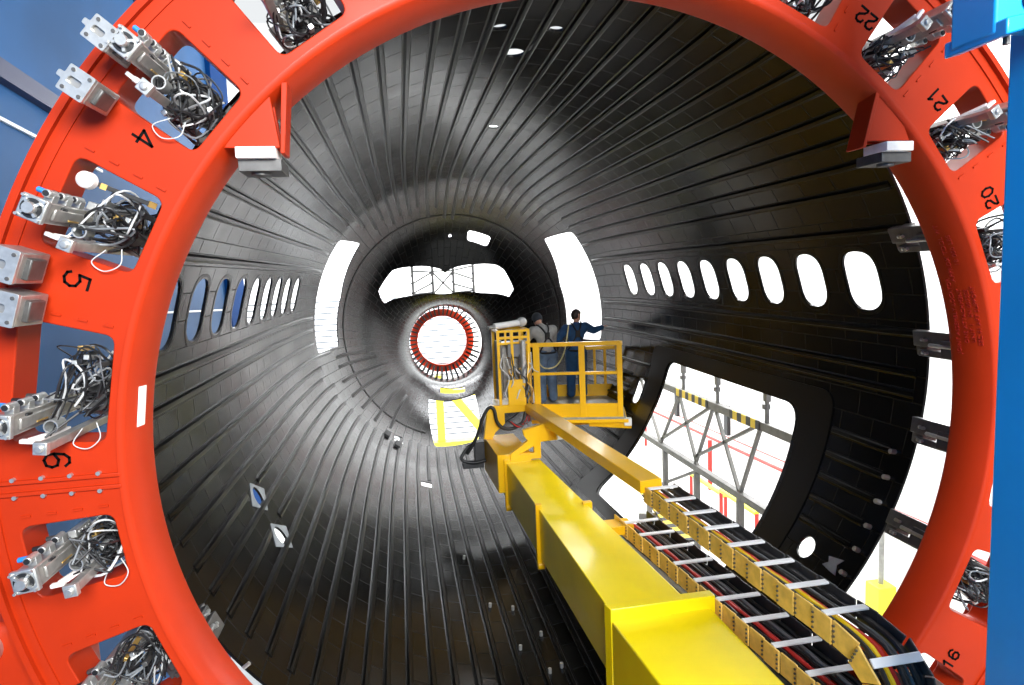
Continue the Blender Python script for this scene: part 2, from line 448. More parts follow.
patch('cargo_door_surround', round_poly(deg([(-5.6,9.9),(-5.8,5.45),(-58.5,5.45),(-59.5,9.9)]), .2), 'doubler', 0, .010,
      [round_poly(deg([(-9.2,9.33),(-10,5.93),(-37.5,5.84),(-54.5,5.84),(-56.5,9.3),(-40,9.38),(-26,9.41)]), .26)])
# thin frame ring where the nose section begins
fr = MB(); prof = []
n = 96; vs = []
for i in range(n):
    th = 360*i/n
    for (dy, o) in ((-.025, -.004), (-.02, .010), (.02, .010), (.025, -.004)): vs.append(hull(th, 14.25+dy, o))
fr.add(vs, [(i*4+q, ((i+1)%n)*4+q, ((i+1)%n)*4+(q+1)%4, i*4+(q+1)%4) for i in range(n) for q in range(4) if not (249 < 360*i/n < 285)])
fr.build('frame', 'doubler', barrel)
for th, Y, s in ((203.6, 6.63, 1), (212.3, 6.53, 1)):
    r = .19
    patch('hole_patch', deg([(th-r/K*.9, Y-.02), (th, Y-.26), (th+r/K*.9, Y+.02), (th, Y+.26)]), 'tape', 0, .008, [disc(th, Y, .115)], label='grey diamond patch around a hole')
for th, Y in ((233, 13.28), (238.8, 13.05)):
    patch('clip', deg([(th-1.3, Y-.13), (th+1.3, Y-.13), (th+1.3, Y+.13), (th-1.3, Y+.13)]), 'dark', .0, .05)
patch('tape_patch', [(x*K, y) for x, y in ((-33.7,4.86),(-33.0,4.7),(-34.3,4.745),(-35.9,4.7),(-35.8,4.78),(-35.5,4.88),(-34.6,4.83))], 'tape', 0, .012, label='grey bow-tie shaped tape patch')
def stud(th, Y, r=.022, m='bright', name='bolt'):
    p, q = hull(th, Y), hull(th, Y, .05); MB().cyl(p, q, r, 8).build(name, m, barrel)
for th in (-12.9, -17.3, -21.6, -26.0, -30.3, -34.8): stud(th, 4.62)
for th in (-144.5, -138.5, -133, -164): stud(th, 4.5, .015)
for th, Y in ((-96.5,7.1),(-91.5,7.0),(-92.7,6.2),(-87.5,6.4),(-86,5.8),(-88.6,5.75),(-100,8.4)): stud(th, Y, .018)

# ------------------------------------------------------------------ the orange assembly ring
ring = thing('assembly_ring', 'huge orange-red steel tooling ring with numbered pockets around the barrel mouth', 'tooling ring', (0, 3.6, -3.3))
YF = 3.49                                      # face of the web
POCKETS = {3:(119.7,128.4), 4:(134,142.4), 5:(148.4,157), 6:(164,175.6), 7:(183.7,190.8), 8:(197,205.5), 9:(212,220.5), 10:(227,235.5), 11:(242,250.5), 12:(257,265.5), 13:(272,280.5), 14:(287,295.5), 15:(301,309.5),
           16:(314,322.4), 17:(329.4,338.8), 18:(345,353.5), 19:(1,9.5), 20:(16.7,25.9), 21:(33.2,40.1), 22:(46.6,53.8), 23:(59.2,67.5), 24:(74,82.5), 1:(89,97.5), 2:(104.5,113)}
def polar(r, th): return (r*math.cos(R(th)), r*math.sin(R(th)))
ph = []
for n_, (a, b) in POCKETS.items():
    P = [polar(2.665, a), polar(3.10, a), polar(3.10, b), polar(2.665, b)]
    ph.append(dens(round_poly(P, .055, 6), .2))
NR = 192
out_l = [polar(3.27, 360*i/NR) for i in range(NR)]; in_l = [polar(2.575, 360*i/NR) for i in range(NR)]
v, t = cut_sheet([], out_l, ph+[in_l])
def slab(v, t, y0, y1):
    m_ = MB(); n = len(v); m_.v = [Vector((p.x, y0, p.y)) for p in v]+[Vector((p.x, y1, p.y)) for p in v]; ed = {}
    for f in t:
        m_.f += [f, tuple(i+n for i in f[::-1])]
        for a, b in zip(f, f[1:]+f[:1]): ed.setdefault((min(a, b), max(a, b)), []).append((a, b))
    for e in ed.values():
        if len(e) == 1: a, b = e[0]; m_.f.append((b, a, a+n, b+n))
    return m_
slab(v, t, YF, YF+.22).build('web', 'red', ring, bevel=.006, smooth=30)
MB().lathe([(2.61,YF-.012),(2.585,YF-.010),(2.572,YF+.005),(2.530,3.735),(2.535,3.76),(2.60,3.76)], axis='y', n=192, closed=True).build('inner_flange', 'red', ring, smooth=50)
MB().lathe([(3.235,YF-.03),(3.265,YF-.03),(3.265,YF-.005),(3.285,YF-.005),(3.285,YF+.10),(3.30,YF+.10),(3.30,3.86),(3.24,3.86)], axis='y', n=192, closed=True).build('outer_flange', 'red', ring, smooth=20)
MB().lathe([(3.175,YF-.010),(3.205,YF-.010),(3.205,YF+.02),(3.175,YF+.02)], axis='y', n=192, closed=True).build('rim_step', 'red', ring, smooth=20)
# weld lugs on the web
def ring_frame(r, th, y=YF):
    """local axes: x outward, y counter-clockwise, z towards the viewer's side"""
    a = R(th); er = Vector((math.cos(a), 0, math.sin(a))); et = Vector((-math.sin(a), 0, math.cos(a))); ec = Vector((0, -1, 0))
    o = er*r+Vector((0, y, 0))
    return Matrix(((er.x, et.x, ec.x, o.x), (er.y, et.y, ec.y, o.y), (er.z, et.z, ec.z, o.z), (0, 0, 0, 1)))
lug_me = None
for n_ in (2, 3, 4, 5, 6, 7, 23, 22, 21, 20, 16):
    a, b = POCKETS[n_]
    if n_ in (2, 23, 16): continue
    k = sorted(POCKETS.values(), key=lambda q: (q[0]-b) % 360)[0]
    for dr in (2.70, 2.82, 2.94, 3.06):
        X = ring_frame(dr, k[0]-1.0)
        if lug_me is None:
            lo_ = MB().box((0,0,.003), (.045,.010,.010)).build('weld_lug', 'red', ring, bevel=.002); lug_me = lo_.data
        else:
            lo_ = bpy.data.objects.new('weld_lug', lug_me); COL.objects.link(lo_); lo_.parent = ring; lo_.matrix_parent_inverse = parent_inv[ring.name]
        lo_.matrix_basis = X
def text_mesh(s, size, depth=.002):
    c = bpy.data.curves.new('t', 'FONT'); c.body = s; c.size = size; c.extrude = depth; c.align_x = 'CENTER'; c.align_y = 'CENTER'; c.space_character = 1.12
    o = bpy.data.objects.new('t', c); COL.objects.link(o)
    me = bpy.data.meshes.new_from_object(o.evaluated_get(bpy.context.evaluated_depsgraph_get()))
    bpy.data.objects.remove(o); return me
STROKES = {'0': [(.3,1),(.08,.85),(0,.5),(.08,.15),(.3,0),(.52,.15),(.6,.5),(.52,.85),(.3,1)], '1': [(.12,.78),(.34,1),(.34,0)],
 '2': [(.02,.75),(.1,.94),(.3,1),(.5,.94),(.58,.74),(.48,.52),(.14,.30),(.02,.12),(.02,0),(.6,0)], '4': [(.45,0),(.45,1),(0,.32),(.64,.32)],
 '5': [(.58,1),(.1,1),(.05,.56),(.3,.64),(.54,.52),(.6,.30),(.5,.08),(.28,0),(.06,.08),(0,.2)], '6': [(.56,.84),(.42,1),(.2,1),(.04,.8),(0,.4),(.06,.12),(.28,0),(.52,.08),(.6,.3),(.52,.52),(.28,.58),(.04,.42)]}
def number(s, r, th, size=.10):
    """number painted in one thin stroke: its top points to the ring's centre"""
    X = ring_frame(r, th, YF-.002) @ Matrix.Rotation(R(90), 4, 'Z'); m_ = MB(xf=X); w = .0065
    for k, d in enumerate(s):
        ox = (k-(len(s)-1)/2)*.85*size
        for p, q in zip(STROKES[d], STROKES[d][1:]):
            p, q = Vector(((p[0]-.3)*size+ox, (p[1]-.5)*size, 0)), Vector(((q[0]-.3)*size+ox, (q[1]-.5)*size, 0)); e = (q-p).normalized()*w*.8
            m_.bar(p-e, q+e, w*2, .003)
    m_.build('number_marking', 'ink', ring, smooth=0, label='black painted number '+s)
number('4', 2.885, 143.9); number('5', 2.89, 159.3, .115); number('6', 2.89, 177.4, .115); number('20', 2.815, 27.7, .085); number('21', 2.83, 42.1, .085); number('22', 2.85, 55.5, .085); number('16', 2.89, 323.6, .085)
def band_text(s, th, y, size=.042):
    me = text_mesh(s, size, .0015)
    for v_ in me.vertices:
        yy = y-v_.co.y                          # top of the letters lies farther from the viewer
        yy = y+v_.co.y
        a = th+math.degrees(v_.co.x/2.55); r = 2.572-(yy-YF)*.168-.002-v_.co.z
        v_.co = Vector((r*math.cos(R(a)), yy, r*math.sin(R(a))))
    link('lettering', me, 'red_text', ring, smooth=0)
band_text('APPROX TOOL WT', 22.6, 3.655); band_text('18 000 LBS', 22.9, 3.60)
band_text('JOINT ASSEMBLY LOCATOR', 12.8, 3.69, .038); band_text('ONE ATTACHMENT', 12.8, 3.635, .038); band_text('UNIT 1   SN 007505', 12.8, 3.59, .038); band_text('SEC 41 AFT SUPPORT', 12.8, 3.545, .038)
# brackets on the inner flange with pale pads
for s in (-1, 1):
    if s < 0: tri_ = [(-1.97,1.65),(-1.70,1.65),(-1.735,1.94),(-1.79,1.97)]
    else: tri_ = [(1.635,1.66),(1.93,1.66),(1.80,1.95),(1.72,1.95)]
    b = MB(); b.prism(tri_, 3.50, 3.525); b.prism(tri_, 3.60, 3.625)
    x = -1.70 if s < 0 else 1.63
    b.prism([(x, 1.62), (x-s*.022, 1.62), (x-s*.06 if s < 0 else x+.07, 1.97), (x-s*.03 if s < 0 else x+.10, 1.97)], 3.49, 3.64)
    br = b.build('bracket', 'red', ring, bevel=.004)
    x0, x1 = (-1.91, -1.72) if s < 0 else (1.745, 1.925)
    MB().bb(x0, x1, 3.46, 3.66, 1.595, 1.65).build('pad', 'sticker', br, bevel=.003, label='pale pad under the bracket')
    q = MB().bb(x0-.0, x1+.02, 3.50, 3.72, 1.535, 1.595); q.cyl(((x0+x1)/2, 3.58, 1.54), ((x0+x1)/2, 3.58, 1.52), .05, 16)
    q.build('clevis', 'gun', br, bevel=.003)
sp = MB(xf=ring_frame(2.9, 179.9))
sp.box((0, .03, .006), (.60, .02, .022)); sp.box((0, -.03, .006), (.60, .02, .022))
spo = sp.build('splice_joint', 'red', ring, bevel=.003)
for k in range(4):
    for s in (-1, 1):
        MB(xf=ring_frame(2.9, 179.9)).cyl((-.2+.13*k, s*.045, .0), (-.2+.13*k, s*.045, .022), .011, 8).build('bolt', 'bright', spo)
st = MB(); st.add([(Vector((r_*math.cos(R(a)), y, r_*math.sin(R(a))))) for (a, y) in ((169.6,3.59),(174.4,3.59),(174.4,3.655),(169.6,3.655)) for r_ in (2.572-(y-YF)*.168-.001, 2.572-(y-YF)*.168-.005)],
       [(0,2,4,6),(7,5,3,1),(0,1,3,2),(2,3,5,4),(4,5,7,6),(6,7,1,0)])
st.build('sticker', 'sticker', ring, smooth=0, label='white paper sticker')
# floor stand of the ring, left below
MB().bb(-4.9, -3.0, 3.55, 3.95, -6.6, -.72).build('base', 'red', ring, bevel=.03)
MB().bb(2.4, 4.2, 3.55, 3.95, -6.6, -2.9).build('base', 'red', ring, bevel=.03)
MB().cyl((-3.36, 3.45, -.84), (-3.36, 3.56, -.84), .09, 20).build('foot_roller', 'bright', ring, bevel=.01)

# ------------------------------------------------------------------ actuators in the ring's pockets
FAN = {3: 124.2, 4: 138.0, 5: 153.8, 6: 172.9, 7: 187.1, 8: 201.3, 23: 62.8, 22: 49.6, 21: 36.2, 20: 20.8, 17: 334.4, 16: 318.0}
def actuator(n_, label, seed, W):
    """long clamp drive: its square head stands out of the pocket, its body runs back to the barrel's edge"""
    root = thing('ring_actuator', label, 'actuator', group='actuators in the ring pockets', mtx=ring_frame({4: 3.07, 5: 3.04, 6: 3.0, 7: 2.97}.get(n_, 3.02), FAN[n_]), local=True)
    F = .80
    a, b = POCKETS[n_]; off = R(((a+b)/2-FAN[n_]))*2.85
    m_ = MB(xf=Matrix.Diagonal((F, F, 1, 1))); m_.box((0, 0, -.20), (.115, .125, .92)); m_.box((-.065, 0, -.10), (.02, .07, .60))
    body = m_.build('body', 'steel', root, bevel=.006)
    MB(xf=Matrix.Diagonal((F, F, 1, 1))).box((-.06, -.03, .12), (.02, .035, .05)).build('latch', 'black', body, bevel=.003)
    MB(xf=Matrix.Diagonal((F, F, 1, 1))).box((-.06, .03, -.05), (.02, .035, .05)).build('latch', 'black', body, bevel=.003)
    MB(xf=Matrix.Diagonal((F, F, 1, 1))).box((-.072, .02, .02), (.014, .012, .10)).build('wire_clip', 'brass', body, bevel=.002)
    ep = MB(xf=Matrix.Diagonal((F, F, 1, 1))).box((0, 0, .265), (.14, .14, .03)).build('end_plate', 'bright', root, bevel=.006)
    MB(xf=Matrix.Diagonal((F, F, 1, 1))).lathe([(.056,.279),(.056,.285),(.0,.285)], (0, 0, 0), 'z', 24).build('fan_recess', 'black', ep)
    h = MB(xf=Matrix.Diagonal((F, F, 1, 1))).lathe([(0,.315),(.030,.315),(.034,.307),(.034,.28)], (0, 0, 0), 'z', 20)
    h.box((0, 0, .290), (.112, .016, .012), Matrix.Rotation(R(45), 3, 'Z')); h.box((0, 0, .290), (.016, .112, .012), Matrix.Rotation(R(45), 3, 'Z'))
    h.build('hub', 'bright', ep)
    for i in (-1, 1):
        for j in (-1, 1): MB(xf=Matrix.Diagonal((F, F, 1, 1))).cyl((i*.056, j*.056, .275), (i*.056, j*.056, .296), .009, 8).build('bolt', 'bright', ep)
    for i in range(3):
        z = .22-.125*i; vv = MB(xf=Matrix.Diagonal((F, F, 1, 1))); vv.cyl((-.02, -.105, z-.05), (-.02, -.105, z+.03), .024, 12); vv.box((-.02, -.085, z-.03), (.05, .05, .05))
        vo = vv.build('valve', 'bright', root, bevel=.003)
        MB(xf=Matrix.Diagonal((F, F, 1, 1))).cyl((-.02, -.105, z+.026), (-.02, -.105, z+.034), .017, 12).build('valve_port', 'black', vo)
        MB(xf=Matrix.Diagonal((F, F, 1, 1))).cyl((.0, -.105, z-.02), (.055, -.105, z-.02), .016, 10).build('air_fitting', ('valve_blue', 'black', 'gun')[i], vo)
    m_ = MB(xf=Matrix.Diagonal((F, F, 1, 1))).box((-.10, -.105, -.12), (.05, .05, .16))
    for i in range(4): m_.cyl((-.13, -.105, -.18+.035*i), (-.105, -.105, -.18+.035*i), .011, 8)
    m_.build('manifold', 'bright', root, bevel=.003)
    m_ = MB(xf=Matrix.Diagonal((F, F, 1, 1))).box((-.215, .12, -.10), (.055, .055, .70)); arm = m_.build('side_arm', 'steel', root, bevel=.005)
    c = MB(xf=Matrix.Diagonal((F, F, 1, 1))).box((-.215, .12, .255), (.075, .075, .035)); c.lathe([(0,.288),(.022,.286),(.024,.27)], (-.215, .12, 0), 'z', 14); c.build('connector', 'bright', arm, bevel=.004)
    MB(xf=Matrix.Diagonal((F, F, 1, 1))).bar((-.07, .125, .12), (-.16, .11, -.10), .035, .035).box((-.065, .125, .13), (.08, .025, .03)).build('pneumatic_cylinder', 'sticker', root, bevel=.004)
    MB(xf=Matrix.Diagonal((F, F, 1, 1))).lathe([(.034,.0),(.042,.0),(.042,.09),(.034,.09)], (-.15, .05, -.02), 'z', 20, closed=True).build('bushing', 'bright', root)
    MB().cyl((-.24, .02+off*.5, -.40), (-.24, .02+off*.5, -.12), .055, 14).box((-.20, -.06+off*.5, -.22), (.10, .09, .16)).build('motor', 'gun', root, bevel=.004)
    MB().bar((-.33, off-W*.75, -.30), (-.33, off+W*.75, -.30), .05, .03).build('rail', 'gun', root)
    MB().bar((-.10, off+W*.8, -.34), (-.33, off+W*.8, -.28), .05, .03).build('rail', 'galv', root)
    q = random.Random(seed); Wc = W*.92
    ck = ['black', 'black', 'cable_grey', 'black', 'cable_white', 'black', 'black', 'cable_grey', 'black', 'black']
    for i in range(17):
        ang, rad = q.uniform(0, 6.28), q.uniform(.05, .15); cy = off+q.uniform(-.45, .45)*W; cx = -.24+q.uniform(-.03, .05)
        P = [(q.uniform(-.34, -.22), off+q.uniform(-Wc, Wc), q.uniform(-.30, -.15))]
        for k in range(5):
            x = cx+rad*.75*math.cos(ang+k*1.25)+q.uniform(-.03, .03); y = cy+rad*math.sin(ang+k*1.25)+q.uniform(-.03, .03)
            P.append((max(-.345, min(-.09, x)), max(off-Wc, min(off+Wc, y)), q.uniform(-.22, .07)))
        P.append((q.uniform(-.14, -.07), q.choice((-.10, -.085, .03, .09)), q.uniform(-.1, .1)))
        MB().tube(P, q.uniform(.0035, .0068), 6, 5).build('cable', ck[i % len(ck)], root)
    if n_ in (4, 5, 6, 7):
        y = off+W
        MB().tube([(-.30, y-.05, .01), (-.33, y+.02, .04), (-.27, y+.08, .03), (-.20, y+.06, .02), (-.24, y-.02, .02)], .0028, 6, 6).build('hose_loop', 'cable_white', root)
    if n_ == 5:                                # a strut with a pale end knob across the top of this pocket
        st_ = MB().bar((-.07, -.20, .05), (-.335, -.205, -.08), .022, .022).build('strut', 'black', root, bevel=.003)
        MB().lathe([(.0,.115),(.024,.115),(.040,.10),(.042,.05),(.0,.045)], (-.07, -.20, 0), 'z', 20).build('strut_knob', 'sticker', st_, bevel=.003)
        MB().bar((-.115, -.20, .035), (-.14, -.20, .025), .028, .028).build('strut_fitting', 'brass', st_); MB().bar((-.305, -.205, -.06), (-.335, -.205, -.08), .030, .030).build('strut_fitting', 'brass', st_)
    for i in range(5):
        x, y = q.uniform(-.33, -.15), off+q.uniform(-W, W)*.8
        MB().bar((x, y, -.15), (x+q.uniform(-.03, .03), y+q.uniform(-.03, .03), .0), .026, .026).build('plug', ('bright', 'black', 'brass', 'gun', 'bright')[i], root, bevel=.003)
    return root
ACT = {3: 'steel actuator with cable tangle in the top pocket left of the crown', 4: 'steel actuator with cable tangle in the pocket beside painted 4',
       5: 'steel actuator in the half open pocket beside painted 5', 6: 'steel actuator in the tall pocket beside painted 6',
       7: 'steel actuator in the pocket just below the bolted splice joint', 8: 'steel actuator in the lowest pocket at bottom left of the picture',
       23: 'steel actuator in the top pocket just above painted 22', 22: 'steel actuator with channel in the pocket right of painted 22', 21: 'steel actuator in the pocket below painted 21 and beside the blue column',
       20: 'steel actuator in the pocket under painted 20, half behind the blue column', 17: 'steel actuator with black cables in the pocket above painted 16', 16: 'steel actuator with black cables in the pocket below painted 16'}
for n_, lb in ACT.items():
    a, b = POCKETS[n_]; actuator(n_, lb, n_*7+1, R((b-a)/2)*2.75-.05)

def index_plate(r, th, label, big=1.0):
    root = thing('index_plate', label, 'tooling plate', group='slotted plates on the ring rim', mtx=ring_frame(r, th, YF-.135), local=True)
    p = MB()
    P = round_poly([(-.085,-.085),(.075,-.085),(.075,-.02),(.11,-.02),(.11,.02),(.075,.02),(.075,.085),(-.085,.085)], .012, 3)
    slot = [(x*.9+.005, y) for x, y in round_poly([(-.045,-.022),(.045,-.022),(.045,.022),(-.045,.022)], .02, 5)]
    v_, t_ = cut_sheet([], P, [slot]); n = len(v_)
    p.v = [Vector((q.x*big, q.y*big, .155)) for q in v_]+[Vector((q.x*big, q.y*big, .135)) for q in v_]; ed = {}
    for f in t_:
        p.f += [f, tuple(i+n for i in f[::-1])]
        for a, b in zip(f, f[1:]+f[:1]): ed.setdefault((min(a, b), max(a, b)), []).append((a, b))
    for e in ed.values():
        if len(e) == 1: a, b = e[0]; p.f.append((b, a, a+n, b+n))
    p.build('plate', 'bright', root, bevel=.002)
    MB().box((-.01, 0, .02), (.15*big, .16*big, .235)).build('block', 'steel', root, bevel=.006)
    MB().box((-.095*big, .0, .03), (.03, .11*big, .13)).build('clamp_jaw', 'gun', root, bevel=.006)
    for i, j in ((-1,-1),(-1,1),(.7,-1),(.7,1)): MB().cyl((i*.06*big, j*.06*big, .15), (i*.06*big, j*.06*big, .16), .009, 8).build('bolt', 'gun', root)
    return root
index_plate(3.12, 143.0, 'bright slotted plate on the rim below the painted 4 pocket', .74)
index_plate(3.165, 138.6, 'bright slotted plate on the rim above the painted 4 pocket', .70)
index_plate(3.09, 159.0, 'bright slotted plate on the rim between painted 5 and 6', .92)
index_plate(3.05, 162.6, 'bright slotted plate cut by the picture edge near painted 5', .92)

def clamp(th, label):
    root = thing('barrel_clamp', label, 'clamp', group='clamps on the barrel edge', mtx=ring_frame(2.72, th, 3.66), local=True)
    # z of the frame points at the viewer, so the barrel is at -z
    MB().box((.02, .035, -.30), (.05, .12, .66)).build('upper_arm', 'gun', root, bevel=.006)
    MB().box((.02, -.075, -.28), (.05, .05, .62)).build('lower_arm', 'gun', root, bevel=.006)
    MB().box((-.02, -.02, -.20), (.03, .13, .30)).box((.06, -.02, -.1), (.05, .2, .2)).build('carriage', 'dark', root, bevel=.005)
    MB().box((.10, -.02, -.60), (.13, .17, .10)).box((.155, -.02, -.68), (.02, .15, .12)).build('jaw', 'gun', root, bevel=.008)
    for i in (-1, 1):
        MB().cyl((-.01, -.02+i*.05, -.545), (-.01, -.02+i*.05, -.53), .014, 8).cyl((.03, -.02+i*.05, -.50), (-.03, -.02+i*.05, -.50), .012, 8).build('bolt', 'bright', root)
    MB().cyl((-.03, .0, -.45), (-.03, .0, -.10), .015, 10).build('rod', 'bright', root)
    return root
clamp(23.6, 'dark steel clamp on the barrel edge above the nearest window')
clamp(6.6, 'dark steel clamp on the barrel edge just below the nearest window')
clamp(-7.6, 'dark steel clamp on the barrel edge level with the cargo opening top')
clamp(-23.2, 'dark steel clamp on the barrel edge near the bright round hole')
clamp(-154.5, 'steel clamp peeping out behind the lower left of the orange ring')

# ------------------------------------------------------------------ the nose end: ring fixture, stand, lattice
NC = Vector((-.07, 17.95, -.82))
nr = thing('nose_ring_fixture', 'small orange ring with black radial clamps closing the nose opening', 'tooling ring', NC)
MB().lathe([(.70,-.05),(.885,-.05),(.885,.08),(.70,.08)], NC, 'y', 64, closed=True).build('ring_plate', 'red', nr, bevel=.006)
MB().lathe([(.68,-.08),(.71,-.08),(.71,.10),(.68,.10)], NC, 'y', 64, closed=True).build('ring_lip', 'red', nr)
for i in range(44):
    a = R(360*i/44+4); c, s = math.cos(a), math.sin(a); k = 1.06 if s < -.3 else 1.
    w = .04 if s > -.25 else .055
    MB().bar(NC+Vector((c*.74, -.09, s*.74)), NC+Vector((c*1.0*k, -.30, s*1.0*k)), w, .05, (0,1,0)).build('radial_clamp', 'black' if s > -.5 or i % 2 else 'gun', nr)
sd = thing('nose_stand', 'lemon yellow steel stand under the nose seen through the floor opening', 'stand', (-.1, 18.6, -6.6))
ys_ = 18.6
MB().bar((-.20, ys_, -6.6), (-.20, ys_, -1.9), .22, .22, (0,1,0)).build('post', 'lemon', sd, bevel=.01)
MB().bar((-.05, ys_, -2.2), (1.3, ys_, -4.0), .24, .24, (0,1,0)).build('brace', 'lemon', sd, bevel=.01)
MB().bar((1.3, ys_, -3.9), (1.3, ys_, -6.6), .22, .22, (0,1,0)).build('post', 'lemon', sd, bevel=.01)
MB().bb(-.7, 1.0, ys_-.1, ys_+.15, -2.55, -2.35).build('top_beam', 'lemon', sd, bevel=.01)
MB().bb(-.9, 1.5, ys_-.2, ys_+.2, -4.05, -3.86).build('cross_beam', 'lemon', sd, bevel=.01)
wt = thing('window_lattice', 'dark thin steel lattice standing outside the cockpit window opening', 'lattice', (-.1, 17.6, -.2))
yl = 17.0
xs_ = (-.81, -.29, .25, .78)
for x in xs_:
    MB().bar((x, yl, .30), (x, yl, 1.75), .065, .065, (0,1,0)).build('upright', 'gun', wt)
    for z in (.55, .8, 1.0): MB().box((x-.03, yl-.03, z), (.05, .05, .04)).build('cable_tie', 'black', wt)
for x0, x1, z0, z1 in ((-.81,-.29,1.12,1.08),(-.81,-.29,.52,.55),(-.81,-.29,.80,1.08),(-.81,-.29,.55,.80),(-.29,.25,.48,.48),(-.29,.25,1.1,1.1),(-.29,.25,.50,1.08),(-.29,.25,1.08,.50),(.25,.78,1.1,1.2),(.25,.78,.75,.58),(.25,.78,1.05,.85),(.25,.78,.52,.55)):
    MB().bar((x0, yl, z0), (x1, yl, z1), .045, .045, (0,1,0)).build('brace', 'gun', wt)

# ------------------------------------------------------------------ lattice, pipes and rails outside the cargo opening
XT = 3.9
tr = thing('work_stand_truss', 'galvanised steel truss of zigzag bars outside the large cargo opening', 'truss', (XT, 10, -6.6))
MB().bar((XT, 7.25, -1.38), (XT, 14.5, -1.36), .11, .13).build('top_chord', 'truss', tr, bevel=.006)
MB().bar((XT, 7.6, -2.63), (XT, 14.5, -2.64), .11, .11).build('bottom_chord', 'truss', tr, bevel=.006)
MB().bar((XT-.062, 9.95, -1.37), (XT-.062, 11.2, -1.37), .012, .14).build('hazard_tape', 'hazard', tr, label='black and yellow striped tape')
MB().bar((XT-.062, 8.35, -1.37), (XT-.062, 9.2, -1.37), .012, .14).build('hazard_tape', 'hazard', tr, label='black and yellow striped tape')
for y0, z0, y1, z1 in ((11.15,-1.4,12.1,-2.6),(11.2,-1.4,10.45,-2.62),(9.8,-1.35,12.05,-2.5),(9.82,-1.35,10.55,-2.6),(9.82,-1.35,9.0,-2.62),(8.38,-1.35,10.55,-2.45),(8.38,-1.35,9.0,-2.62),(12.1,-2.6,13.2,-1.4)):
    MB().bar((XT, y0, z0), (XT, y1, z1), .05, .05, (1,0,0)).build('brace', 'truss', tr)
for y in (11.0, 9.7, 8.25):
    MB().bar((XT, y, -1.4), (XT, y, -.98), .045, .045).box((XT, y, -.92), (.07, .09, .16)).box((XT, y+.02, -1.08), (.09, .07, .07)).build('clamp_post', 'gun', tr)
for y in (11.9, 10.5, 9.0): MB().bar((XT, y, -2.6), (XT, y, -6.6), .09, .09, (1,0,0)).build('leg', 'truss', tr)
MB().bar((XT, 10.5, -2.7), (XT, 12.6, -3.7), .05, .05, (1,0,0)).bar((XT, 12.6, -3.7), (XT, 10.4, -3.72), .05, .05, (1,0,0)).build('brace', 'truss', tr)
def pipe(pts, r, label, cat='pipe', m='pipe_red', group='red pipes on the white wall', name='red_pipe'):
    return tag(MB().tube(pts, r, 10).build(name, m), label, cat, group)
pipe([(8.95, 4, -4.45), (8.95, 26, -5.05)], .05, 'thick red pipe running along the white wall beyond the truss')
pipe([(8.98, 4, -4.20), (8.98, 26, -4.78)], .02, 'thin red pipe running just above the thick red pipe on the white wall')
pipe([(8.8, 19.7, -4.9), (8.8, 19.7, -6.6)], .075, 'upright red pipe dropping from the thick red pipe behind the truss')
pipe([(8.8, 25.5, -4.0), (8.8, 25.5, -6.6)], .06, 'upright red pipe near the forward edge of the cargo opening')
gp = thing('grey_pole', 'thin grey pole on a yellow block seen in the gap beside the orange ring', 'pole', (8.6, 11.6, -6.6))
MB().cyl((8.6, 11.6, -6.0), (8.6, 11.6, -3.0), .055, 10).build('shaft', 'galv', gp)
MB().box((8.6, 11.6, -6.28), (.42, .42, .64)).build('foot_block', 'lemon', gp, bevel=.02, label='yellow foot block')
def guard(x, y0, y1, z, label):
    g = thing('guard_rail', label, 'guard rail', (x, (y0+y1)/2, -6.6), 'yellow guard rails behind the truss')
    MB().cyl((x, y0, z), (x, y1, z), .065, 10).build('rail', 'lemon', g)
    for y in (y0, y1): MB().cyl((x, y, z), (x, y, -6.6), .05, 10).build('post', 'pipe_red', g, label='red post')
guard(7.2, 14.1, 15.9, -5.2, 'yellow guard rail on red posts behind the truss, nearest the orange ring')
guard(7.6, 16.4, 18.6, -5.6, 'yellow guard rail on red posts behind the truss, farther one')
for i, (y, z) in enumerate(((22.5, -4.2), (18.7, -4.0))):
    MB().box((8.9, y, z), (.12, .22, .95)).build('wall_sign', 'black')
    o = bpy.context.scene.objects[-1] if False else [q for q in COL.objects if q.name.startswith('wall_sign')][-1]
    tag(o, ('narrow black sign on the white wall nearer the forward truss end', 'narrow black sign on the white wall near the upright red pipe')[i], 'sign', 'black signs on the white wall')
hz = thing('striped_step', 'black and yellow striped step plate at the lower corner of the cargo opening', 'step', (2.6, 8.9, -3.2))
MB().bar((2.35, 7.6, -2.62), (2.6, 9.6, -2.66), .22, .03).build('plate', 'hazard', hz)
MB().bar((2.2, 8.9, -2.74), (2.9, 8.5, -2.74), .09, .09).bar((2.35, 7.6, -2.7), (2.6, 9.6, -2.72), .05, .06).build('frame', 'galv', hz)
for x, y in ((2.4, 7.8), (2.6, 9.5)): MB().bar((x, y, -2.7), (x, y, -6.6), .07, .07, (1,0,0)).build('leg', 'galv', hz)

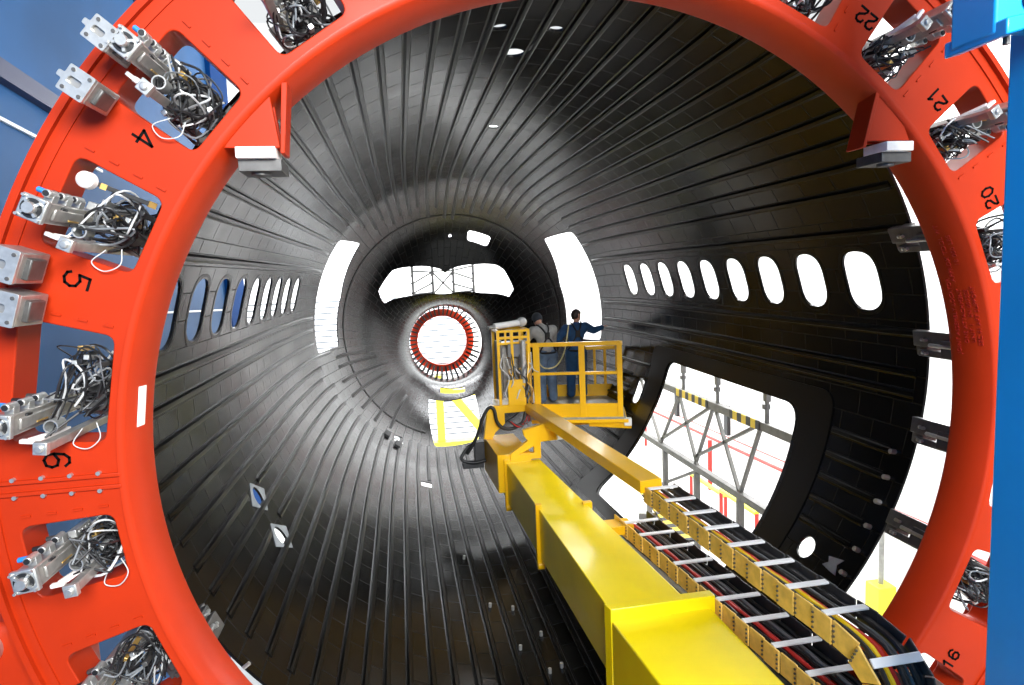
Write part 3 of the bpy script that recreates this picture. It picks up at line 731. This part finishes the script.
# ------------------------------------------------------------------ the yellow access boom
lift = thing('access_boom', 'yellow telescopic access boom carrying a railed work basket into the barrel', 'access platform', (.8, 2.5, -6.6))
MB().prism([(.52,2.6),(1.25,2.6),(1.215,4.76),(.36,4.76)], -2.75, -1.84, 'xy').build('outer_section', 'yellow_lit', lift, bevel=.012)
MB().prism([(.36,4.68),(1.255,4.68),(1.255,4.78),(.335,4.78)], -2.6, -1.735, 'xy').build('collar', 'yellow_lit', lift, bevel=.006)
MB().prism([(.375,4.7),(1.04,4.7),(.735,9.06),(.225,9.06)], -2.37, -1.776, 'xy').build('main_beam', 'yellow_lit', lift, bevel=.008)
MB().prism([(.10,9.0),(.60,9.0),(.55,10.2),(.05,10.2)], -2.22, -1.65, 'xy').build('inner_section', 'yellow', lift, bevel=.008)
for y, x, z0 in ((7.1, .287, -2.46), (9.0, .225, -2.44)):
    MB().bb(x-.035, x+.04, y-.03, y+.03, z0, -1.72).cyl((x-.03, y, z0), (x+.05, y, z0), .055, 14).build('joint_rib', 'yellow', lift, bevel=.005)
MB().bb(.82, .93, 7.05, 7.12, -2.3, -1.745).build('joint_rib', 'yellow', lift, bevel=.005)
# bracket plate on the joint (seen face on), with its triangular window
PL = [(.285,-1.745),(.29,-1.64),(.36,-1.60),(.555,-1.47),(.505,-1.40),(.485,-1.31),(.915,-1.215),(1.03,-1.33),(1.0,-1.49),(.745,-1.50),(.745,-1.745)]
v_, t_ = cut_sheet([], dens(PL, 1.), [dens([(.42,-1.665),(.645,-1.655),(.645,-1.555)], 1.)])
slab(v_, t_, 8.98, 9.06).build('bracket_plate', 'yellow', lift, bevel=.006, smooth=30)
MB().bb(.98, 1.06, 8.9, 9.05, -1.47, -1.33).build('bearing_pad', 'white', lift, bevel=.004)
MB().prism([(.03,-1.65),(.10,-1.20),(.16,-1.12),(.72,-1.12),(.72,-1.25),(.38,-1.25),(.38,-1.42),(.22,-1.55),(.17,-1.65)], 9.95, 10.06).build('mast_foot', 'yellow', lift, bevel=.008)
MB().prism([(.30,-1.24),(.80,-1.24),(.80,-1.15),(.30,-1.15)], 10.0, 10.7).build('deck_beam', 'yellow', lift, bevel=.006)
# arm that carries the cable chain
arm = MB(); arm.bar((.835, 9.95, -1.20), (1.205, 5.90, -1.20), .24, .13); arm.build('chain_arm', 'yellow', lift, bevel=.008)
MB().bb(.86, 1.20, 6.40, 6.62, -1.90, -1.80).build('chain_bracket', 'yellow', lift, bevel=.006)
MB().prism([(.99,6.85),(1.04,6.85),(1.29,4.80),(1.23,4.80)], -1.985, -1.955, 'xy').build('tray_edge', 'galv', lift)
MB().prism([(1.03,6.80),(1.50,6.80),(1.74,4.2),(1.80,2.6),(1.34,2.6),(1.28,4.7)], -1.990, -1.965, 'xy').build('chain_tray', 'black', lift)
MB().bb(1.76, 1.90, 3.3, 5.5, -1.80, -1.72).build('guide_rail', 'black', lift, bevel=.01)
MB().bb(1.76, 1.90, 3.14, 3.28, -1.95, -1.70).build('guide_rail_end', 'lemon', lift, bevel=.01)
# basket
X0, X1, Y0, Y1, ZD, ZT = .88, 2.27, 10.0, 11.75, -1.37, -.19
BK = Matrix.Translation((X0, Y0, 0)) @ Matrix.Rotation(R(-17), 4, 'Z') @ Matrix.Translation((-X0, -Y0, 0))
MB(xf=BK).bb(X0-.06, X1+.06, Y0-.03, Y1, ZD-.05, ZD).build('deck', 'galv', lift, bevel=.004)
tb = MB(xf=BK); tb.bb(X0-.02, X1+.02, Y0-.02, Y0, ZD, -1.15).bb(X1, X1+.02, Y0, Y1, ZD, -1.15).bb(X0, X1, Y1-.02, Y1, ZD, -1.15).bb(X0-.02, X0, Y0, Y1, ZD, -1.15)
tb.build('toe_board', 'yellow', lift, bevel=.003)
MB(xf=BK).bb(X0-.05, X1+.10, Y0-.05, Y0+.04, ZD-.09, ZD-.035).bb(X1+.02, X1+.08, Y0, Y1, ZD-.10, ZD-.04).build('deck_frame', 'yellow', lift, bevel=.004)
for z, zb_, r, nm in ((ZT, -.47, .032, 'top_rail'), (-.66, -.95, .022, 'mid_rail')):
    q = MB(xf=BK)
    for a, b in (((X0,Y0,z),(X1,Y0,z)), ((X1,Y0,z),(X1,Y1,zb_)), ((X1,Y1,zb_),(1.45,Y1,zb_)), ((X0,Y0,z),(X0,Y1,zb_))): q.bar(a, b, r*2, r*2)
    q.build(nm, 'yellow', lift, bevel=.004)
for x, y, w in ((X0+.06,Y0,.10),(1.66,Y0,.095),(X1-.02,Y0,.085),(X1,10.5,.05),(X1,11.2,.05),(X1,Y1,.06),(2.05,Y1,.05),(1.86,Y1,.045),(1.68,Y1,.045),(1.45,Y1,.05),(X0,10.9,.05),(X0,Y1,.06),(X0-.07,Y0,.05)):
    MB(xf=BK).bar((x, y, ZD), (x, y, ZT-.26*(y-Y0)/(Y1-Y0)), w, w*.7, (0,1,0)).build('post', 'yellow', lift, bevel=.004)
MB(xf=BK).bar((1.2, 10.3, -1.52), (2.1, 10.5, -1.52), .12, .12).bar((1.75, 10.1, -1.50), (2.42, 10.05, -1.53), .10, .08).build('outrigger', 'yellow', lift, bevel=.006)
MB(xf=BK).box((2.36, 10.02, -1.46), (.12, .12, .12)).build('outrigger_shoe', 'white', lift, bevel=.01)
# control cabinet at the mast
cab = MB()
for x in (.33, .55, .82): cab.bar((x, 10.0, -1.12), (x, 10.0, .06), .045, .045, (0,1,0))
for x in (.33, .82): cab.bar((x, 10.55, -1.12), (x, 10.55, .06), .045, .045, (0,1,0))
for z in (.055, -.14, -.05): cab.bar((.31, 10.0, z), (.84, 10.0, z), .04, .04)
for x in (.33, .82): cab.bar((x, 10.0, .055), (x, 10.55, .055), .04, .04)
cab.bar((.33, 10.55, .055), (.82, 10.55, .055), .04, .04).bar((.45, 10.0, .06), (.45, 10.0, -.14), .03, .03, (0,1,0)).bar((.68, 10.0, .06), (.68, 10.0, -.14), .03, .03, (0,1,0))
cf = cab.build('mast_frame', 'yellow', lift, bevel=.003)
MB().cyl((.72, 9.97, -.10), (.72, 9.97, -.78), .05, 16).build('mast_tube', 'bright', cf)
MB().cyl((.35, 10.15, -.10), (.35, 10.15, -1.05), .055, 16).build('mast_tube', 'bright', cf)
MB().bb(.42, .80, 10.2, 10.5, -.95, -.15).build('gear_box', 'steel', cf, bevel=.01)
MB().bb(.45, .74, 9.93, 9.97, -1.14, -.72).build('cover_plate', 'yellow', cf, bevel=.006)
MB().bb(.48, .68, 9.98, 10.1, -.36, -.14).build('junction_box', 'cable_grey', cf, bevel=.006)
q = random.Random(5)
for i in range(16):
    x = q.uniform(.40, .84); P = [(x, 9.99, -.35+q.uniform(-.3, .1))]
    for k in range(3): P.append((x+q.uniform(-.10, .10), 9.93+q.uniform(-.03, .05), -.55-.18*k+q.uniform(-.05, .05)))
    P.append((x+q.uniform(-.1, .1), 9.97, -1.12))
    MB().tube(P, q.uniform(.007, .014), 6, 5).build('cable', ('black', 'cable_grey', 'cable_white', 'brass')[i % 4], cf)
for i in range(8):
    P = [(.42+.03*i, 9.85, -1.35-.02*i), (.55+.02*i, 9.8, -1.46+.01*i), (.68+.015*i, 9.9, -1.40), (.78, 10.0, -1.25)]
    MB().tube(P, .012, 6, 6).build('cable', ('black', 'cable_red', 'black', 'cable_grey')[i % 4], lift)
MB().tube([(-.25, 9.95, -1.86), (-.10, 9.9, -1.60), (.02, 9.88, -1.28), (.12, 9.88, -1.13), (.20, 9.86, -1.16), (.24, 9.86, -1.36), (.34, 9.86, -1.47), (.50, 9.86, -1.48), (.66, 9.9, -1.40), (.72, 9.95, -1.25)], .028, 10, 6).build('hose', 'black', lift)
MB().tube([(-.05, 10.1, -1.72), (-.22, 10.05, -1.78), (-.34, 10.0, -1.95), (-.15, 9.98, -2.02), (.05, 10.0, -2.0)], .028, 10, 6).build('hose', 'black', lift)
MB().bb(-.32, .02, 10.0, 10.2, -2.12, -2.03).bb(-.12, .04, 10.0, 10.2, -2.03, -1.70).build('hose_tray', 'dark', lift, bevel=.01)
MB().tube([(.85, 9.98, -.30), (.86, 9.93, -.55), (.95, 9.92, -.62)], .008, 6, 6).build('cable', 'cable_white', lift)

# ------------------------------------------------------------------ the cable chain beside the boom
ch = thing('cable_chain', 'ladder-like cable carrier chain full of hoses, folded beside the yellow boom', 'cable chain', (1.4, 2.6, -2.0))
RB, YB, ZU = .285, 3.28, -1.285
L1 = 5.93-YB; LA = math.pi*RB; L2 = 6.75-YB
XU, XL = 1.457+.069*(3.6-YB), 1.515+.098*(4.2-YB)
def chain_at(s):
    """centre, tangent and outward normal of the chain at length s from its far upper end"""
    if s < L1:
        y = 5.93-s; return Vector((1.457+.069*(3.6-y), y, ZU)), Vector((0,-1,0)), Vector((0,0,1))
    if s < L1+LA:
        a = (s-L1)/RB; f = (s-L1)/LA
        return Vector((XU+(XL-XU)*f, YB-RB*math.sin(a), ZU-RB+RB*math.cos(a))), Vector((0,-math.cos(a),-math.sin(a))), Vector((0,-math.sin(a),math.cos(a)))
    d = s-L1-LA
    return Vector((XL-.098*d, YB+d, ZU-2*RB)), Vector((0,1,0)), Vector((0,0,-1))
def half_w(s): return .150+.040*min(1, max(0, (s-L1)/LA))
LT = L1+LA+L2; PITCH = .174; HH = .082
nlink = int(LT/PITCH); EX = Vector((1,0,0))
for i in range(nlink):
    s0, s1 = i*PITCH+.004, (i+1)*PITCH-.004
    for sd_ in (-1, 1):
        m_ = MB(); (c0, t0, n0), (c1, t1, n1) = chain_at(s0), chain_at(s1)
        k = half_w((s0+s1)/2)+(0 if i % 2 else .008)
        vs = []
        for c, nn in ((c0, n0), (c1, n1)):
            for a in (sd_*k-.007, sd_*k+.007):
                for h in (-HH, HH): vs.append(c+EX*a+nn*h)
        m_.add(vs, [(0,1,3,2),(4,6,7,5),(0,2,6,4),(1,5,7,3),(0,4,5,1),(2,3,7,6)])
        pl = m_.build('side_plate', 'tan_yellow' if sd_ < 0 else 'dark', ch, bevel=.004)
        if sd_ < 0:
            p_ = MB()
            for h in (-.05, -.017, .017, .05):
                c = c0+n0*h+t0*.012; p_.cyl(c-EX*(k-.0), c-EX*(k+.016), .008, 6)
            p_.build('hinge_pin', 'gun', pl)
for i in range(0, nlink, 2):
    c, t_, nn = chain_at((i+.5)*PITCH); HW = half_w((i+.5)*PITCH)
    hh = nn if (i+.5)*PITCH < L1+LA*.75 else -nn
    q = MB(); P0 = c+hh*(HH-.004)
    q.bar(P0-EX*HW, P0+EX*HW, .052, .016, nn); q.build('crossbar', 'white_paint' if False else 'white', ch, bevel=.004)
    q = MB(); P0 = c-hh*(HH-.004); q.bar(P0-EX*HW, P0+EX*HW, .045, .012, nn); q.build('crossbar', 'dark', ch)
cabs = [(-.165,'black',.020),(-.110,'black',.016),(-.062,'cable_yellow',.022),(-.008,'cable_red',.017),(.03,'black',.015),(.062,'black',.013),(.095,'cable_grey',.016),(.13,'black',.018),(.168,'black',.02)]
def chain_cables(sa, sb, cs):
    for j, (off, m_, r) in enumerate(cs):
        P = []; s = sa; q = random.Random(j*3+int(sa*10))
        while s <= sb:
            c, t_, nn = chain_at(s); P.append(c+EX*(off*half_w(s)/.2+q.uniform(-.003, .003))+nn*(q.uniform(-.006, .006)+.012+.012*((j*5)%3-1))); s += .12
        MB().tube(P, r, 7, 2).build('cable', m_, ch)
chain_cables(.02, L1+LA*.95, cabs)
low = [(-.165,'black',.018),(-.125,'cable_grey',.014),(-.085,'black',.016),(-.045,'cable_red',.014),(-.005,'cable_red',.012),(.035,'black',.016),(.075,'cable_grey',.016),(.115,'black',.018),(.155,'black',.02)]
chain_cables(L1+LA*.95, LT-.05, low)

# ------------------------------------------------------------------ people
def figure(name, label, base, height, yaw, pose, cloth, legcloth, hat):
    """pose: joint positions in metres for a 1.75 m person facing +y, feet at z = 0"""
    k = height/1.75
    X = Matrix.Translation(base) @ Matrix.Rotation(yaw, 4, 'Z') @ Matrix.Scale(k, 4)
    root = thing(name, label, 'person', mtx=X, local=True, group='people in the work basket')
    J = {a: Vector(b) for a, b in pose.items() if isinstance(b, tuple)}
    def skin(nodes, edges):
        """limbs as rows of overlapping tapering balls, fused afterwards into one surface"""
        m_ = MB()
        for a, b in edges:
            ra, rb = [Vector((r[0], r[1], (r[0]+r[1])/2)) if isinstance(r, tuple) else Vector((r, r, r)) for r in (nodes[a], nodes[b])]
            L_ = (J[b]-J[a]).length; n = max(3, int(L_/(min(min(ra), min(rb))*.35)))
            for k in range(n+1):
                t = k/n; q = ra.lerp(rb, t); m_.ball(J[a].lerp(J[b], t), 1, 7, q)
        me = bpy.data.meshes.new('s'); me.from_pydata([tuple(v_) for v_ in m_.v], [], m_.f)
        bm = bmesh.new(); bm.from_mesh(me); bmesh.ops.remove_doubles(bm, verts=bm.verts, dist=1e-6); bmesh.ops.recalc_face_normals(bm, faces=bm.faces); bm.to_mesh(me); bm.free()
        return me
    def shell(m_):
        me = bpy.data.meshes.new('h'); me.from_pydata([tuple(v_) for v_ in m_.v], [], m_.f)
        bm = bmesh.new(); bm.from_mesh(me); bmesh.ops.remove_doubles(bm, verts=bm.verts, dist=1e-6); bmesh.ops.recalc_face_normals(bm, faces=bm.faces); bm.to_mesh(me); bm.free()
        return me
    def remesh(meshes, vox, nm, m_):
        bm = bmesh.new()
        for q in meshes: bm.from_mesh(q)
        me = bpy.data.meshes.new(nm); bm.to_mesh(me); bm.free()
        o = bpy.data.objects.new('r', me); COL.objects.link(o)
        r = o.modifiers.new('r', 'REMESH'); r.mode = 'VOXEL'; r.voxel_size = vox; r.use_smooth_shade = True
        sm_ = o.modifiers.new('sm', 'SMOOTH'); sm_.iterations = 3; sm_.factor = .5
        me2 = bpy.data.meshes.new_from_object(o.evaluated_get(bpy.context.evaluated_depsgraph_get())); bpy.data.objects.remove(o)
        me2.name = nm; me2.materials.clear()
        return link(nm, me2, m_, root, smooth=0)
    T = {'pelvis':(.125,.10),'waist':(.115,.085),'chest':(.15,.105),'neck0':(.075,.07),'neck1':(.052,.055)}
    body = dict(T); E_ = [('pelvis','waist'),('waist','chest'),('chest','neck0'),('neck0','neck1')]
    for s in 'LR':
        body.update({'sh'+s:.062,'el'+s:.042,'wr'+s:.028,'hip'+s:.09,'kn'+s:.058,'an'+s:.042,'toe'+s:.036})
        E_ += [('chest','sh'+s),('sh'+s,'el'+s),('el'+s,'wr'+s),('pelvis','hip'+s),('hip'+s,'kn'+s),('kn'+s,'an'+s),('an'+s,'toe'+s)]
    parts = [skin(body, E_)]
    # hands: palm and five separate fingers along the forearm's line
    for s in 'LR':
        d = (J['wr'+s]-J['el'+s]).normalized(); d = (d+Vector(pose.get('hd'+s, (0,0,0)))).normalized()
        up = Vector((0,0,1)) if abs(d.z) < .8 else Vector((1,0,0)) * (1 if s == 'R' else -1)
        w = d.cross(up).normalized(); nn = w.cross(d)
        m_ = MB(); pc = J['wr'+s]+d*.055
        rot = Matrix((w, d, nn)).transposed()
        m_.ball((0,0,0), 1, 8, (.042, .06, .018)); m_.v = [rot @ v_+pc for v_ in m_.v]
        for f in range(4):
            a0 = pc+d*.045+w*(-.031+.0205*f); ln = (.062,.074,.07,.055)[f]
            m_.tube([a0, a0+d*ln*.45-nn*.006, a0+d*ln*.8-nn*.02, a0+d*ln-nn*.034], .0095, 7, 2, (1,.8))
        th0 = pc-d*.02-w*.036; m_.tube([th0, th0-w*.022+d*.025-nn*.008, th0-w*.026+d*.055-nn*.018], .0105, 7, 2, (1,.8))
        parts.append(shell(m_))
    hd = J['head']; fw_ = Vector(pose['face']).normalized(); rt = fw_.cross(Vector((0,0,1))).normalized(); up = rt.cross(fw_)
    rot = Matrix((rt, fw_, up)).transposed()
    m_ = MB(); m_.ball((0,0,0), 1, 14, (.076, .096, .115)); m_.ball((0,.035,-.06), 1, 10, (.055, .06, .06))
    m_.ball((0,.098,-.018), 1, 8, (.014, .022, .022)); m_.ball((0,.084,.012), 1, 8, (.04,.016,.012))
    m_.ball((0,.085,-.062), 1, 8, (.024,.014,.009))
    for s in (-1, 1): m_.ball((s*.078, -.005, -.01), 1, 8, (.012,.022,.034))
    m_.v = [rot @ v_+hd for v_ in m_.v]; parts.append(shell(m_))
    bd = remesh(parts, .011, 'body', 'skin')
    eyes = MB()
    for s in (-1, 1): eyes.ball(rot @ Vector((s*.032,.083,.002))+hd, .011, 6)
    eyes.build('eyes', 'black', root)
    tn = {'pelvis':(.155,.128),'waist':(.145,.112),'chest':(.19,.135),'neck0':(.082,.08)}; te = [('pelvis','waist'),('waist','chest'),('chest','neck0')]
    for s in 'LR':
        tn.update({'sh'+s:.094,'el'+s:.075,'wr'+s:.054}); te += [('chest','sh'+s),('sh'+s,'el'+s),('el'+s,'wr'+s)]
    remesh([skin(tn, te)], .011, 'shirt', cloth)
    ln_ = {'pelvis': (.155,.128)}; le = []
    for s in 'LR': ln_.update({'hip'+s:.13,'kn'+s:.10,'an'+s:.086}); le += [('pelvis','hip'+s),('hip'+s,'kn'+s),('kn'+s,'an'+s)]
    remesh([skin(ln_, le)], .011, 'trousers', legcloth)
    for s in 'LR':
        a, b = J['an'+s], J['toe'+s]
        q = skin({'an'+s:.062, 'toe'+s:.05}, [('an'+s,'toe'+s)]); remesh([q], .011, 'shoe', 'black')
    h = MB()
    if hat:
        h.ball((0,-.008,.02), 1, 14, (.086,.105,.112)); keep = lambda v_: v_.z > (-.05 if v_.y < .02 else .02)
    else:
        h.ball((0,-.014,.018), 1, 14, (.084,.100,.112)); keep = lambda v_: v_.z > .02-.9*max(0, -.03-v_.y)-(.06 if v_.y < -.02 else 0)
    idx = [i for i, v_ in enumerate(h.v)]; ok = [keep(v_) for v_ in h.v]
    h.f = [f for f in h.f if all(ok[i] for i in f)]; h.v = [rot @ v_+hd for v_ in h.v]
    me = bpy.data.meshes.new('hair'); me.from_pydata([tuple(v_) for v_ in h.v], [], h.f)
    bm = bmesh.new(); bm.from_mesh(me); bmesh.ops.delete(bm, geom=[v_ for v_ in bm.verts if not v_.link_faces], context='VERTS'); bm.to_mesh(me); bm.free()
    ho = link('cap' if hat else 'hair', me, 'cap' if hat else 'hair', root); so = ho.modifiers.new('s', 'SOLIDIFY'); so.thickness = .012; so.offset = 1
    # harness: crossed straps over the back and a dorsal plate
    c = J['chest']; dy = -(.105+.03)
    def back(x, z, e=0): return Vector((x, 0, 0))+Vector((0, c.y+dy-.02-e+pose.get('lean', 0)*(z-c.z), z))
    hz_ = MB()
    for s, sn in ((-1, 'L'), (1, 'R')):
        P = [J['sh'+sn]*.55+J['neck0']*.45+Vector((0, .02, .085)), J['sh'+sn]*.45+J['neck0']*.55+Vector((0,-.07,.06)), back(c.x+s*.06, c.z+.10, .005), back(c.x, c.z-.02, .02), back(c.x-s*.09, c.z-.16, .0), J['pelvis']+Vector((-s*.17,-.05,.03))]
        hz_.tube(P, .016, 6, 5)
    hz_.box(back(c.x, c.z-.02, .025), (.09, .03, .13)); hz_.tube([J['pelvis']+Vector((.175*math.cos(a*.785), .15*math.sin(a*.785), .02)) for a in range(9)], .02, 6, 3)
    hz_.build('harness', 'strap', root)
    return root
arm_down = {'elL':(-.29,.03,1.10),'wrL':(-.24,.25,.98)}
poseB = {'pelvis':(0,0,.95),'waist':(0,.01,1.12),'chest':(.02,.03,1.33),'neck0':(.03,.05,1.47),'neck1':(.035,.06,1.55),'head':(.05,.09,1.645),'face':(.85,.55,-.08),
         'shL':(-.19,.03,1.40),'elL':(-.33,.10,1.20),'wrL':(-.22,.30,1.08),'shR':(.21,.05,1.43),'elR':(.40,.13,1.33),'wrR':(.60,.26,1.37),'hdR':(0,.0,.1),
         'hipL':(-.10,0,.90),'knL':(-.11,.04,.50),'anL':(-.12,0,.09),'toeL':(-.14,.17,.04),'hipR':(.10,0,.90),'knR':(.12,.05,.50),'anR':(.13,.02,.09),'toeR':(.16,.19,.04),'lean':.15}
man = figure('person', 'person in blue coverall and harness reaching one arm to the barrel wall', (1.97, 11.35, ZD), 1.60, R(-4), poseB, 'navy_cloth', 'navy_cloth', False)
poseG = {'pelvis':(0,0,.95),'waist':(0,.03,1.12),'chest':(-.01,.10,1.31),'neck0':(-.02,.17,1.44),'neck1':(-.03,.22,1.50),'head':(-.04,.29,1.575),'face':(-.1,.8,-.55),
         'shL':(-.21,.12,1.38),'elL':(-.33,.32,1.16),'wrL':(-.24,.52,1.05),'shR':(.20,.12,1.38),'elR':(.29,.32,1.13),'wrR':(.20,.52,1.05),
         'hipL':(-.10,0,.90),'knL':(-.11,.05,.50),'anL':(-.12,0,.09),'toeL':(-.14,.17,.04),'hipR':(.10,0,.90),'knR':(.11,.05,.50),'anR':(.12,.01,.09),'toeR':(.15,.18,.04),'lean':.42}
man2 = figure('person', 'person in grey shirt, dark cap and black harness bending forward in the basket', (1.36, 11.1, ZD), 1.64, R(12), poseG, 'grey_cloth', 'jean_cloth', True)
tag(MB().tube([(1.78, 11.10, .00), (1.72, 11.02, -.22), (1.62, 10.9, -.48), (1.45, 10.75, -.66), (1.2, 10.5, -.66), (1.02, 10.2, -.50), (.95, 10.08, -.28)], .012, 8, 6).build('safety_lanyard', 'rope'),
    'pale yellow safety rope sagging from the blue coverall harness to the rail', 'rope')
rl = thing('rolled_sheet', 'white rolled sheet lying across the top of the yellow mast frame', 'roll', (.55, 10.2, .12))
MB().tube([(.30, 10.12, .13), (.82, 10.30, .165)], .05, 16).build('roll', 'white', rl)
MB().ball((.78, 10.28, .17), .075, 10, (1.1, 1, 1)).build('bundled_end', 'cable_white', rl)
MB().cyl((.20, 10.08, .115), (.31, 10.12, .125), .03, 10).build('core', 'bright', rl)

# ------------------------------------------------------------------ blue column in front
bc = thing('blue_column', 'tall bright blue machine column with a projecting arm at its top', 'machine column', (1.5, 2.4, -6.6))
MB().bb(1.212, 1.95, 1.70, 2.2, -6.6, 3.0).build('post', 'blue', bc, bevel=.008)
MB().prism([(.855,1.69),(.90,1.70),(1.075,1.765),(1.11,1.75),(1.9,1.755),(1.9,2.5),(.86,2.5)], 1.92, 2.1).build('arm', 'blue', bc, bevel=.01)
MB().prism([(.86,1.675),(.92,1.69),(1.07,1.755),(1.07,1.775),(.86,1.73)], 1.88, 2.13).build('arm_rib', 'blue', bc, bevel=.006)
MB().cyl((.99, 1.91, 1.80), (.99, 1.94, 1.80), .035, 20).build('arm_hole', 'blue_dark', bc)
MB().cyl((1.015, 1.90, 1.79), (1.015, 1.94, 1.79), .016, 16).build('bushing', 'bright', bc)
MB().cyl((.985, 2.0, 1.685), (.985, 2.0, 1.73), .011, 12).build('bolt', 'gun', bc)

# ------------------------------------------------------------------ hall
def slab_struct(name, x0, x1, y0, y1, z0, z1, m, label): return structure(MB().bb(x0, x1, y0, y1, z0, z1).build(name, m, smooth=0), label)
slab_struct('floor', -14, 14, -14, 34, -6.8, -6.6, 'floor', 'pale sealed concrete hall floor')
slab_struct('wall_front', -14, 14, 30, 30.3, -6.6, 12, 'white', 'white hall wall beyond the nose')
slab_struct('door_1', -9, 2.0, 29.9, 30, -6.6, .2, 'siding', 'white slatted roller door in the far hall wall')
slab_struct('wall_right', 9.3, 9.6, -2, 30, -6.6, 6, 'white', 'white hall wall beyond the cargo opening')
bw = MB(); bw.bb(-5.4, -5.0, -14, 15.3, -6.6, 9)
structure(bw.build('wall_left', 'blue_panel', smooth=0), 'steel blue panelled wall beside the barrel')
slab_struct('wall_back', -14, 14, -14.3, -14, -6.6, 9, 'hall_grey', 'grey hall wall behind the ring')
slab_struct('ceiling', -5.4, 14, -14, 1.2, 9, 9.3, 'hall_grey', 'grey hall ceiling over the aisle')
slab_struct('wall_side', 13.7, 14, -14, -1, -6.6, 9, 'hall_grey', 'grey side wall of the aisle')
t1 = MB(); t1.bar((-4.98, -3, 1.10), (-4.98, 15.2, .42), .03, .035); structure(t1.build('trim_1', 'white_line', smooth=0), 'thin white line along the blue wall')
t2 = MB(); t2.bar((-4.98, 5.6, 2.86), (-4.98, 9.6, 2.55), .03, .035); structure(t2.build('trim_2', 'white_line', smooth=0), 'thin white line high on the blue wall')
t3 = MB(); t3.bar((-4.95, 5.6, 3.34), (-4.95, 14.0, 2.68), .12, .20); structure(t3.build('trim_3', 'blue_dark', smooth=0), 'dark beam across the blue wall')
t5 = MB(); t5.bar((-4.95, 10.6, 5.9), (-4.95, 12.6, 5.05), .12, .14); structure(t5.build('trim_5', 'blue_dark', smooth=0), 'short dark beam high on the blue wall')
slab_struct('trim_4', -5.45, -4.9, 15.3, 16.7, -6.6, 9, 'blue_deep', 'deep blue end pillar of the blue wall')

# ------------------------------------------------------------------ light
w = bpy.data.worlds.new('World'); SC.world = w; w.use_nodes = True
bg = w.node_tree.nodes['Background']; bg.inputs['Color'].default_value = (.95, .98, 1, 1); bg.inputs['Strength'].default_value = .9
def area(name, loc, target, sx, sy, power, col=(1,1,1)):
    l = bpy.data.lights.new(name, 'AREA'); l.shape = 'RECTANGLE'; l.size = sx; l.size_y = sy; l.energy = power; l.color = col
    o = bpy.data.objects.new(name, l); COL.objects.link(o); o.location = loc
    o.rotation_euler = (Vector(target)-Vector(loc)).to_track_quat('-Z', 'Y').to_euler(); return o
area('fill_right', (9.0, 10, 2.2), (0, 10, 1.6), 14, 5, 2500, (.95, .98, 1))  # added light panel that brightens the right openings and the barrel inside
area('fill_wall_right', (6.6, 11, 5.5), (9.0, 11, -4), 2, 12, 1800)  # added unseen light, only there to brighten the right wall
area('fill_wall_front', (0, 26, 8), (0, 30, -2), 16, 2, 8500, (.96, .98, 1))  # added unseen light that washes the far wall white beyond the nose
area('nose_fill_a', (3.4, 15.6, -3.0), NC, .8, .8, 260); area('nose_fill_b', (-3.4, 15.6, -2.4), NC, .8, .8, 260)  # added unseen fill lights that brighten the near face of the nose ring
area('hall_lamp_behind', (1.3, -5, 4.2), (0.8, 5, -1), 6, 3, 2900, (.95, .98, 1))

# ------------------------------------------------------------------ camera
cam = bpy.data.cameras.new('camera'); co = bpy.data.objects.new('camera', cam); COL.objects.link(co)
yaw, pitch, roll = .1683, -.1077, -.0423
fwd = Vector((math.sin(yaw)*math.cos(pitch), math.cos(yaw)*math.cos(pitch), math.sin(pitch)))
r0 = Vector((math.cos(yaw), -math.sin(yaw), 0)); u0 = r0.cross(fwd)
rr = r0*math.cos(roll)+u0*math.sin(roll); uu = -r0*math.sin(roll)+u0*math.cos(roll)
co.matrix_world = Matrix(((rr.x, uu.x, -fwd.x, -1.1429), (rr.y, uu.y, -fwd.y, 0), (rr.z, uu.z, -fwd.z, .9677), (0, 0, 0, 1)))
cam.sensor_width = 36; cam.lens = 642.36/1024*36; cam.clip_start = .05; cam.clip_end = 200
SC.camera = co
for o in list(COL.objects):
    if '_world' in o: del o['_world']
SC.view_settings.view_transform = 'Standard'; SC.view_settings.look = 'None'; SC.view_settings.exposure = 0; SC.view_settings.gamma = 1
SC.view_settings.use_curve_mapping = False
SC.cycles.use_denoising = True
SC.cycles.max_bounces = 8; SC.cycles.diffuse_bounces = 4; SC.cycles.glossy_bounces = 5
SC.cycles.sample_clamp_indirect = 6
